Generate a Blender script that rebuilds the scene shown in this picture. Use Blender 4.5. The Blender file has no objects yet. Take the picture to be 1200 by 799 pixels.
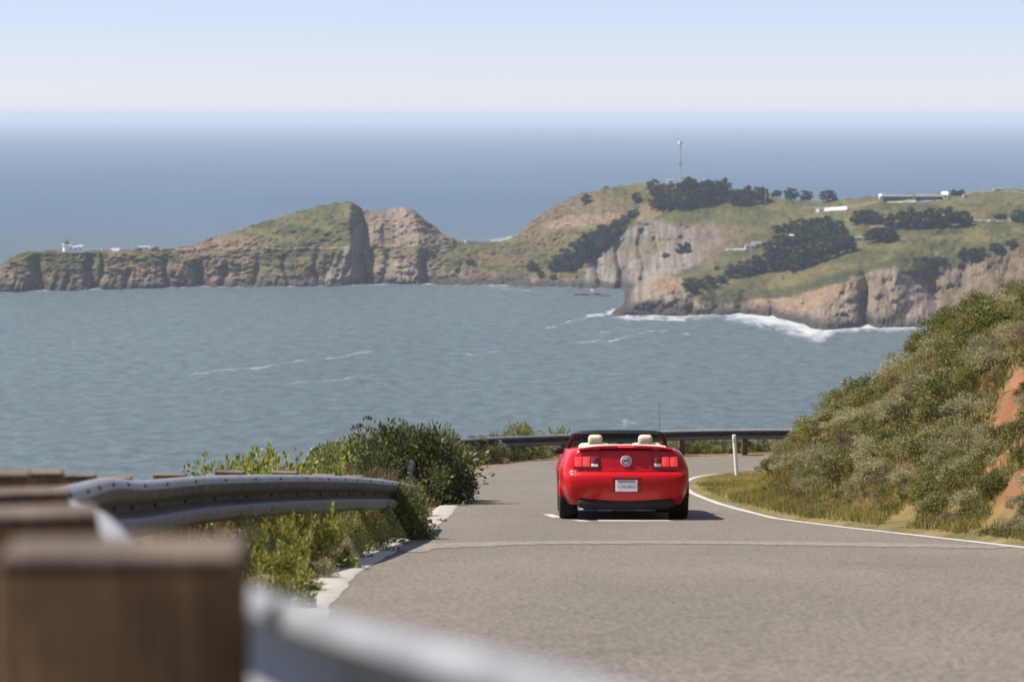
import bpy, bmesh, math, random
import numpy as np
from mathutils import Vector, Matrix

# ------------------------------------------------------------------ camera, sky, sun, exposure
SC = bpy.context.scene
COL = SC.collection
F, PCX, PCY, EYE = 2800.0, 600.0, 399.5, 134.0
LEVEL = 9.0 / 2800.0                            # rise per metre that the near ground keeps against the first survey
PITCH = math.atan((PCY - EYE) / F)
SEA = -143.5                                   # sea level below the eye
cam_data = bpy.data.cameras.new('camera')
cam_data.sensor_width = 36.0
cam_data.lens = F / 1200.0 * 36.0
cam_data.clip_start = 0.05
cam_data.clip_end = 200000.0
cam_data.dof.use_dof = True
cam_data.dof.focus_distance = 34.0
cam_data.dof.aperture_fstop = 3.8
cam = bpy.data.objects.new('camera', cam_data)
COL.objects.link(cam)
cam.location = (0, 0, 0)
cam.rotation_euler = (math.radians(90) - PITCH, 0, 0)
SC.camera = cam

SUN_EL, SUN_BACK = math.radians(57), math.radians(-4)
to_sun = Vector((-math.cos(SUN_EL) * math.cos(SUN_BACK), -math.cos(SUN_EL) * math.sin(SUN_BACK), math.sin(SUN_EL)))
world = bpy.data.worlds.new('World')
SC.world = world
world.use_nodes = True
wn = world.node_tree.nodes
bg = wn['Background']
sky = wn.new('ShaderNodeTexSky')
sky.sky_type = 'NISHITA'
sky.sun_disc = False
sky.sun_elevation = SUN_EL
sky.sun_rotation = math.atan2(to_sun.x, to_sun.y)
sky.altitude = 2000
sky.air_density = 1.0
sky.dust_density = 0.3
sky.ozone_density = 3.0
haz = wn.new('ShaderNodeMix')                    # humid sea air: the whole sky a touch more violet
haz.data_type = 'RGBA'
haz.blend_type = 'MULTIPLY'
haz.inputs[0].default_value = 1.0
haz.inputs[7].default_value = (1.15, 1.085, 1.31, 1)
world.node_tree.links.new(sky.outputs[0], haz.inputs[6])
veil = wn.new('ShaderNodeMix')                   # thin even veil of high haze
veil.data_type = 'RGBA'
veil.inputs[0].default_value = 0.24
veil.inputs[7].default_value = (7.9, 8.2, 9.3, 1)
world.node_tree.links.new(haz.outputs[2], veil.inputs[6])
world.node_tree.links.new(veil.outputs[2], bg.inputs[0])
bg.inputs[1].default_value = 0.0635
sun_data = bpy.data.lights.new('sun', 'SUN')
sun_data.energy = 5.0
sun_data.angle = math.radians(0.5)
sun_data.color = (1.0, 0.945, 0.87)
sun = bpy.data.objects.new('sun', sun_data)
COL.objects.link(sun)
sun.rotation_euler = (-to_sun).to_track_quat('-Z', 'Y').to_euler()
SC.view_settings.view_transform = 'Standard'
SC.view_settings.look = 'None'
SC.view_settings.gamma = 1
SC.view_settings.exposure = 0.72
SC.view_settings.use_curve_mapping = False
SC.cycles.use_denoising = True
SC.cycles.max_bounces = 6
SC.cycles.transparent_max_bounces = 8
SC.cycles.volume_bounces = 0
SC.cycles.caustics_reflective = False
SC.cycles.caustics_refractive = False
SC.cycles.filter_width = 1.6

# ------------------------------------------------------------------ helpers
SP, CP = math.sin(PITCH), math.cos(PITCH)


def slope_of(py):
    b = (PCY - py) / F
    return (SP - b * CP) / (CP + b * SP)           # drop per metre of distance


def P(px, py, Y):
    """the point the photograph shows at a pixel, at distance Y"""
    b = (PCY - py) / F
    k = CP + b * SP
    return Vector(((px - PCX) / F * Y / k, Y, -Y * slope_of(py)))


def D_water(py):
    return -SEA / slope_of(py)


def proj(x, y, z):
    """pixel of a world point (numpy)"""
    d = y * CP - z * SP
    u = y * SP + z * CP
    return PCX + F * x / d, PCY - F * u / d


def lerp(a, b, t):
    return a + (b - a) * t


def sstep(a, b, x):
    t = np.clip((np.asarray(x, float) - a) / (b - a), 0, 1)
    return t * t * (3 - 2 * t)


def _hash(ix, iy, seed):
    h = (ix.astype(np.int64) * 374761393 + iy.astype(np.int64) * 668265263 + seed * 1442695041) & 0x7fffffff
    h = ((h ^ (h >> 13)) * 1274126177) & 0x7fffffff
    return ((h ^ (h >> 16)) & 0xffff) / 65535.0


def vnoise(x, y, seed=0):
    x, y = np.broadcast_arrays(np.asarray(x, float), np.asarray(y, float))
    ix, iy = np.floor(x), np.floor(y)
    fx, fy = x - ix, y - iy
    fx, fy = fx * fx * (3 - 2 * fx), fy * fy * (3 - 2 * fy)
    a = _hash(ix, iy, seed); b = _hash(ix + 1, iy, seed)
    c = _hash(ix, iy + 1, seed); d = _hash(ix + 1, iy + 1, seed)
    return (a + (b - a) * fx) * (1 - fy) + (c + (d - c) * fx) * fy - 0.5


def fbm(x, y, seed=0, octs=4, gain=0.5):
    r, a, f = 0, 1.0, 1.0
    for o in range(octs):
        r = r + a * vnoise(x * f + 17.3 * o, y * f + 9.1 * o, seed + o)
        a *= gain; f *= 2.03
    return r


def mesh_np(name, verts, faces, mats=(), smooth=True, attrs=None, mat_idx=None):
    me = bpy.data.meshes.new(name)
    verts = np.asarray(verts, np.float32); faces = np.asarray(faces, np.int32)
    n, k = faces.shape
    me.vertices.add(len(verts)); me.vertices.foreach_set('co', verts.ravel())
    me.loops.add(n * k); me.loops.foreach_set('vertex_index', faces.ravel())
    me.polygons.add(n)
    me.polygons.foreach_set('loop_start', np.arange(0, n * k, k, dtype=np.int32))
    me.polygons.foreach_set('loop_total', np.full(n, k, np.int32))
    me.polygons.foreach_set('use_smooth', np.full(n, smooth, bool))
    if mat_idx is not None:
        me.polygons.foreach_set('material_index', np.asarray(mat_idx, np.int32))
    for nm, (dom, typ, arr) in (attrs or {}).items():
        a = me.attributes.new(nm, typ, dom)
        arr = np.asarray(arr, np.float32)
        a.data.foreach_set('color' if typ == 'FLOAT_COLOR' else 'value', arr.ravel())
    me.update(calc_edges=True)
    me.validate()
    for m in mats:
        me.materials.append(m)
    return me


def link(name, me, parent=None, loc=None):
    o = bpy.data.objects.new(name, me)
    COL.objects.link(o)
    if parent is not None:
        o.parent = parent
    if loc is not None:
        o.location = loc
    return o


def tag(o, label=None, cat=None, group=None, kind=None):
    for k, v in (('label', label), ('category', cat), ('group', group), ('kind', kind)):
        if v:
            o[k] = v
    return o


def thing(name, loc=(0, 0, 0), rz=0.0, **kw):
    o = bpy.data.objects.new(name, None)
    COL.objects.link(o)
    o.location = loc
    o.rotation_euler = (0, 0, rz)
    return tag(o, **kw)


def copy_tree(o, parent=None):
    c = o.copy()
    COL.objects.link(c)
    if parent is not None:
        c.parent = parent
    for ch in o.children:
        copy_tree(ch, c)
    return c


def grid_faces(nr, nc):
    i = np.arange(nr - 1)[:, None] * nc + np.arange(nc - 1)[None, :]
    i = i.ravel()
    return np.stack([i, i + 1, i + nc + 1, i + nc], 1)


class MB:
    """collects simple solids, links them as one mesh"""
    def __init__(self):
        self.bm = bmesh.new()

    def box(self, c, s, rot=None, bev=0.0, segs=1):
        r = bmesh.ops.create_cube(self.bm, size=1.0)
        vs = r['verts']
        bmesh.ops.scale(self.bm, vec=s, verts=vs)
        if bev > 0:
            es = list({e for v in vs for e in v.link_edges})
            rb = bmesh.ops.bevel(self.bm, geom=es, offset=bev, segments=segs, affect='EDGES', profile=0.5)
            vs = list({v for f in rb['faces'] for v in f.verts} | {v for v in vs if v.is_valid})
        m = Matrix.Translation(c)
        if rot is not None:
            m = m @ rot.to_4x4()
        bmesh.ops.transform(self.bm, matrix=m, verts=vs)
        return self

    def cyl(self, a, b, r0, r1=None, n=16, caps=True):
        a, b = Vector(a), Vector(b)
        r1 = r0 if r1 is None else r1
        d = b - a
        r = bmesh.ops.create_cone(self.bm, cap_ends=caps, segments=n, radius1=r0, radius2=r1, depth=d.length)
        m = Matrix.Translation((a + b) / 2) @ d.to_track_quat('Z', 'Y').to_matrix().to_4x4()
        bmesh.ops.transform(self.bm, matrix=m, verts=r['verts'])
        return self

    def lathe(self, prof, axis_o, axis_d, n=32):
        """prof: list of (radius, along)"""
        q = Vector(axis_d).normalized().to_track_quat('Z', 'Y').to_matrix().to_4x4()
        m = Matrix.Translation(axis_o) @ q
        rings = []
        for r, h in prof:
            rings.append([self.bm.verts.new(m @ Vector((max(r, 1e-4) * math.cos(2 * math.pi * k / n), max(r, 1e-4) * math.sin(2 * math.pi * k / n), h))) for k in range(n)])
        for a, b in zip(rings, rings[1:]):
            for k in range(n):
                self.bm.faces.new((a[k], a[(k + 1) % n], b[(k + 1) % n], b[k]))
        return self

    def tube(self, pts, r, n=8, radii=None):
        pts = [Vector(p) for p in pts]
        rings = []
        for i, p in enumerate(pts):
            d = (pts[min(i + 1, len(pts) - 1)] - pts[max(i - 1, 0)]).normalized()
            q = d.to_track_quat('Z', 'Y')
            rr = radii[i] if radii else r
            rings.append([self.bm.verts.new(p + q @ Vector((rr * math.cos(2 * math.pi * k / n), rr * math.sin(2 * math.pi * k / n), 0))) for k in range(n)])
        for a, b in zip(rings, rings[1:]):
            for k in range(n):
                self.bm.faces.new((a[k], a[(k + 1) % n], b[(k + 1) % n], b[k]))
        self.bm.faces.new(rings[0][::-1]); self.bm.faces.new(rings[-1])
        return self

    def prism(self, poly, fn0, fn1):
        """poly: 2d points; fn0/fn1 map a 2d point to the two faces"""
        a = [self.bm.verts.new(fn0(p)) for p in poly]
        b = [self.bm.verts.new(fn1(p)) for p in poly]
        n = len(poly)
        self.bm.faces.new(a[::-1]); self.bm.faces.new(b)
        for k in range(n):
            self.bm.faces.new((a[k], a[(k + 1) % n], b[(k + 1) % n], b[k]))
        return self

    def loft(self, rings, closed=True, caps=True):
        vr = [[self.bm.verts.new(p) for p in r] for r in rings]
        n = len(vr[0])
        for a, b in zip(vr, vr[1:]):
            for k in range(n if closed else n - 1):
                self.bm.faces.new((a[k], a[(k + 1) % n], b[(k + 1) % n], b[k]))
        if caps and closed:
            self.bm.faces.new(vr[0][::-1]); self.bm.faces.new(vr[-1])
        return self

    def me(self, name, mats, smooth=True, angle=35):
        bmesh.ops.recalc_face_normals(self.bm, faces=self.bm.faces)
        me = bpy.data.meshes.new(name)
        self.bm.to_mesh(me)
        self.bm.free()
        for m in (mats if isinstance(mats, (list, tuple)) else [mats]):
            me.materials.append(m)
        if smooth:
            me.polygons.foreach_set('use_smooth', [True] * len(me.polygons))
            try:
                me.set_sharp_from_angle(angle=math.radians(angle))
            except Exception:
                pass
        return me

    def build(self, name, mats, parent=None, loc=None, smooth=True, angle=35):
        return link(name, self.me(name, mats, smooth, angle), parent, loc)


# ------------------------------------------------------------------ materials
def new_mat(name):
    m = bpy.data.materials.new(name)
    m.use_nodes = True
    nt = m.node_tree
    return m, nt, nt.nodes['Principled BSDF']


def N(nt, typ, **kw):
    n = nt.nodes.new(typ)
    for k, v in kw.items():
        if k in n.bl_rna.properties:
            setattr(n, k, v)
        else:
            n.inputs[k].default_value = v
    return n


def noise_col(nt, stops, scale, detail=6.0, rough=0.6, coord='Object', stretch=(1, 1, 1), dist=0.0):
    tc = N(nt, 'ShaderNodeTexCoord')
    mp = N(nt, 'ShaderNodeMapping')
    mp.inputs['Scale'].default_value = stretch
    nt.links.new(tc.outputs[coord], mp.inputs[0])
    nz = N(nt, 'ShaderNodeTexNoise')
    nz.inputs['Scale'].default_value = scale
    nz.inputs['Detail'].default_value = detail
    nz.inputs['Roughness'].default_value = rough
    nz.inputs['Distortion'].default_value = dist
    nt.links.new(mp.outputs[0], nz.inputs['Vector'])
    cr = N(nt, 'ShaderNodeValToRGB')
    el = cr.color_ramp.elements
    while len(el) < len(stops):
        el.new(0.5)
    for e, (p, c) in zip(el, stops):
        e.position = p
        e.color = (*c, 1) if len(c) == 3 else c
    nt.links.new(nz.outputs['Fac'], cr.inputs['Fac'])
    return cr, nz, mp


def add_bump(nt, bsdf, height, strength=0.3, distance=0.02):
    b = N(nt, 'ShaderNodeBump')
    b.inputs['Strength'].default_value = strength
    b.inputs['Distance'].default_value = distance
    nt.links.new(height, b.inputs['Height'])
    nt.links.new(b.outputs[0], bsdf.inputs['Normal'])
    return b


def mix_rgb(nt, a, b, fac, mode='MIX'):
    m = N(nt, 'ShaderNodeMix', data_type='RGBA', blend_type=mode)
    for s, v in ((m.inputs[6], a), (m.inputs[7], b), (m.inputs[0], fac)):
        if hasattr(v, 'is_output') or hasattr(v, 'links'):
            nt.links.new(v, s)
        elif isinstance(v, (int, float)):
            s.default_value = v
        else:
            s.default_value = (*v, 1)
    return m.outputs[2]


def plain(name, col, rough=0.5, metal=0.0, var=0.12, scale=30.0, coat=0.0, spec=0.5, emit=None):
    m, nt, b = new_mat(name)
    c0 = tuple(c * (1 - var) for c in col); c1 = tuple(min(1, c * (1 + var)) for c in col)
    cr, nz, _ = noise_col(nt, [(0.3, c0), (0.7, c1)], scale)
    nt.links.new(cr.outputs[0], b.inputs['Base Color'])
    b.inputs['Roughness'].default_value = rough
    b.inputs['Metallic'].default_value = metal
    b.inputs['Coat Weight'].default_value = coat
    b.inputs['Coat Roughness'].default_value = 0.04
    b.inputs['Specular IOR Level'].default_value = spec
    if emit:
        b.inputs['Emission Color'].default_value = (*emit[0], 1)
        b.inputs['Emission Strength'].default_value = emit[1]
    return m


def mat_leaf(name, stops, rough=0.55, trans=0.25):
    """foliage: per-leaf tint picks a colour of the ramp"""
    m, nt, b = new_mat(name)
    at = N(nt, 'ShaderNodeAttribute', attribute_name='tint')
    cr = N(nt, 'ShaderNodeValToRGB')
    el = cr.color_ramp.elements
    while len(el) < len(stops):
        el.new(0.5)
    for e, (p, c) in zip(el, stops):
        e.position = p; e.color = (*c, 1)
    nt.links.new(at.outputs['Fac'], cr.inputs['Fac'])
    oi = N(nt, 'ShaderNodeObjectInfo')
    mr = N(nt, 'ShaderNodeMapRange')
    mr.inputs['To Min'].default_value = 0.8; mr.inputs['To Max'].default_value = 1.2
    nt.links.new(oi.outputs['Random'], mr.inputs['Value'])
    hs = N(nt, 'ShaderNodeHueSaturation')
    nt.links.new(mr.outputs[0], hs.inputs['Value'])
    nt.links.new(cr.outputs[0], hs.inputs['Color'])
    nt.links.new(hs.outputs[0], b.inputs['Base Color'])
    b.inputs['Roughness'].default_value = rough
    b.inputs['Specular IOR Level'].default_value = 0.25
    tr = N(nt, 'ShaderNodeBsdfTranslucent')
    nt.links.new(hs.outputs[0], tr.inputs['Color'])
    mx = N(nt, 'ShaderNodeMixShader')
    mx.inputs[0].default_value = trans
    nt.links.new(b.outputs[0], mx.inputs[1]); nt.links.new(tr.outputs[0], mx.inputs[2])
    nt.links.new(mx.outputs[0], nt.nodes['Material Output'].inputs['Surface'])
    return m


def mat_terrain(name, scale, var=0.35, bump=0.6, bdist=1.5):
    """ground whose soil, rock and grass colours sit in the 'soil' attribute"""
    m, nt, b = new_mat(name)
    at = N(nt, 'ShaderNodeAttribute', attribute_name='soil')
    cr, nz, mp = noise_col(nt, [(0.25, (1 - var,) * 3), (0.75, (1 + var,) * 3)], scale, 8, 0.7)
    out = mix_rgb(nt, at.outputs['Color'], cr.outputs[0], 1.0, 'MULTIPLY')
    nt.links.new(out, b.inputs['Base Color'])
    b.inputs['Roughness'].default_value = 0.95
    b.inputs['Specular IOR Level'].default_value = 0.1
    add_bump(nt, b, nz.outputs['Fac'], bump, bdist)
    return m


def mat_asphalt():
    m, nt, b = new_mat('asphalt')
    cr, nz, _ = noise_col(nt, [(0.36, (0.062, 0.052, 0.040)), (0.5, (0.143, 0.125, 0.100)), (0.64, (0.255, 0.223, 0.178))], 32.0, 4, 0.8)
    c2, n2, _ = noise_col(nt, [(0.3, (0.85, 0.85, 0.86)), (0.7, (1.08, 1.08, 1.06))], 0.5, 5, 0.6, stretch=(1.0, 0.3, 1))
    out = mix_rgb(nt, cr.outputs[0], c2.outputs[0], 1.0, 'MULTIPLY')
    c3, n3, _ = noise_col(nt, [(0.62, (1, 1, 1)), (0.70, (0.6, 0.58, 0.56))], 3.3, 4, 0.6)
    out = mix_rgb(nt, out, c3.outputs[0], 0.5, 'MULTIPLY')
    nt.links.new(out, b.inputs['Base Color'])
    b.inputs['Roughness'].default_value = 0.85
    b.inputs['Specular IOR Level'].default_value = 0.25
    add_bump(nt, b, nz.outputs['Fac'], 0.5, 0.01)
    return m


def mat_worn_paint(name, col, lo=0.40, hi=0.52, scale=5.0):
    m, nt, b = new_mat(name)
    cr, nz, _ = noise_col(nt, [(lo - 0.08, (0.30, 0.28, 0.25)), (lo, tuple(c * 0.78 for c in col)), (hi, col)], scale, 8, 0.75)
    nt.links.new(cr.outputs[0], b.inputs['Base Color'])
    b.inputs['Roughness'].default_value = 0.7
    return m


def mat_wood(name, dark, mid, light):
    m, nt, b = new_mat(name)
    cr, nz, mp = noise_col(nt, [(0.3, dark), (0.52, mid), (0.75, light)], 9.0, 8, 0.65, stretch=(9, 9, 0.7), dist=0.6)
    c2, n2, _ = noise_col(nt, [(0.35, (0.55, 0.53, 0.5)), (0.7, (1.15, 1.12, 1.1))], 6.0, 4, 0.6)
    out = mix_rgb(nt, cr.outputs[0], c2.outputs[0], 1.0, 'MULTIPLY')
    nt.links.new(out, b.inputs['Base Color'])
    b.inputs['Roughness'].default_value = 0.85
    add_bump(nt, b, nz.outputs['Fac'], 0.5, 0.01)
    return m


def mat_galv(name, lo, hi, metal=0.55, rough=0.5):
    m, nt, b = new_mat(name)
    cr, nz, _ = noise_col(nt, [(0.3, lo), (0.7, hi)], 7.0, 7, 0.7)
    nt.links.new(cr.outputs[0], b.inputs['Base Color'])
    b.inputs['Metallic'].default_value = metal
    b.inputs['Roughness'].default_value = rough
    add_bump(nt, b, nz.outputs['Fac'], 0.08, 0.01)
    return m


M = {}
M['asphalt'] = mat_asphalt()
M['asphalt_pale'] = plain('pale asphalt seam', (0.170, 0.149, 0.118), 0.9, var=0.5, scale=12)
M['line_white'] = mat_worn_paint('white road paint', (0.44, 0.42, 0.375))
M['kerb_white'] = mat_worn_paint('worn white kerb paint', (0.34, 0.31, 0.262), 0.36, 0.50, 7.0)
M['wood'] = mat_wood('weathered post timber', (0.045, 0.021, 0.006), (0.15, 0.076, 0.024), (0.28, 0.15, 0.050))
M['wood_top'] = mat_wood('sun bleached post end grain', (0.07, 0.05, 0.034), (0.145, 0.108, 0.078), (0.25, 0.195, 0.145))
M['galv'] = mat_galv('galvanised steel', (0.17, 0.17, 0.172), (0.30, 0.30, 0.305), 0.25, 0.55)
M['galv_dark'] = mat_galv('dull galvanised steel', (0.10, 0.10, 0.10), (0.22, 0.22, 0.22))
M['bolt'] = plain('rusty bolt', (0.05, 0.035, 0.025), 0.7, 0.4)
M['white_plastic'] = plain('white plastic', (0.80, 0.79, 0.75), 0.45, var=0.05)
M['white_wall'] = plain('whitewashed wall', (0.80, 0.79, 0.76), 0.8, var=0.06, scale=0.5)
M['pale_wall'] = plain('pale concrete wall', (0.50, 0.46, 0.40), 0.85, var=0.15, scale=0.3)
M['roof_dark'] = plain('dark shingle roof', (0.055, 0.05, 0.05), 0.8, var=0.3, scale=0.6)
M['roof_grey'] = plain('grey shingle roof', (0.15, 0.145, 0.145), 0.8, var=0.3, scale=0.3)
M['glass_dark'] = plain('dark window glass', (0.02, 0.025, 0.03), 0.1)
M['steel_paint'] = plain('painted steel lattice', (0.50, 0.47, 0.46), 0.6)
M['dish'] = plain('white antenna radome', (0.75, 0.75, 0.74), 0.6, var=0.04)
M['bark'] = plain('grey brown bark', (0.07, 0.055, 0.04), 0.9, var=0.4, scale=12)
M['twig'] = plain('dry twig', (0.16, 0.12, 0.085), 0.9, var=0.3, scale=40)
M['cypress'] = mat_leaf('cypress foliage', [(0.0, (0.013, 0.023, 0.011)), (0.55, (0.035, 0.056, 0.022)), (1.0, (0.10, 0.125, 0.048))], 0.7, 0.1)
M['toyon'] = mat_leaf('dark glossy bush leaves', [(0.0, (0.040, 0.058, 0.018)), (0.5, (0.105, 0.125, 0.040)), (0.85, (0.20, 0.20, 0.060)), (1.0, (0.30, 0.24, 0.09))], 0.45)
M['olive'] = mat_leaf('olive brush leaves', [(0.0, (0.075, 0.085, 0.026)), (0.6, (0.17, 0.165, 0.052)), (1.0, (0.29, 0.25, 0.095))], 0.6)
M['lime'] = mat_leaf('yellow green sprig leaves', [(0.0, (0.10, 0.12, 0.022)), (0.5, (0.26, 0.27, 0.048)), (1.0, (0.46, 0.43, 0.12))], 0.5, 0.35)
M['sage'] = mat_leaf('grey green sage leaves', [(0.0, (0.19, 0.18, 0.085)), (0.55, (0.34, 0.315, 0.165)), (1.0, (0.50, 0.45, 0.27))], 0.8, 0.42)
M['brushgreen'] = mat_leaf('green brush leaves', [(0.0, (0.11, 0.125, 0.034)), (0.6, (0.23, 0.23, 0.068)), (1.0, (0.38, 0.33, 0.12))], 0.65, 0.40)
M['drybrush'] = mat_leaf('dry brush stems', [(0.0, (0.13, 0.095, 0.055)), (0.6, (0.24, 0.18, 0.11)), (1.0, (0.36, 0.29, 0.19))], 0.8)
M['grass'] = mat_leaf('roadside grass blades', [(0.0, (0.14, 0.138, 0.036)), (0.5, (0.27, 0.22, 0.062)), (1.0, (0.42, 0.32, 0.115))], 0.7, 0.42)
M['limebush'] = M['lime']
M['slope'] = mat_terrain('roadside soil', 3.0, 0.4, 0.8, 0.08)
M['headland'] = mat_terrain('headland rock and grass', 0.24, 0.5, 0.8, 2.0)
M['dull'] = mat_galv('shade toned zinc', (0.085, 0.082, 0.078), (0.15, 0.147, 0.142), 0.1, 0.6)  # shade on the lower rail crest, put into the zinc colour
M['shade_grime'] = plain('road grime on steel', (0.075, 0.064, 0.050), 0.8, 0.1, var=0.45, scale=6)  # trough shade painted into the steel colour, along with some dirt
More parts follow.
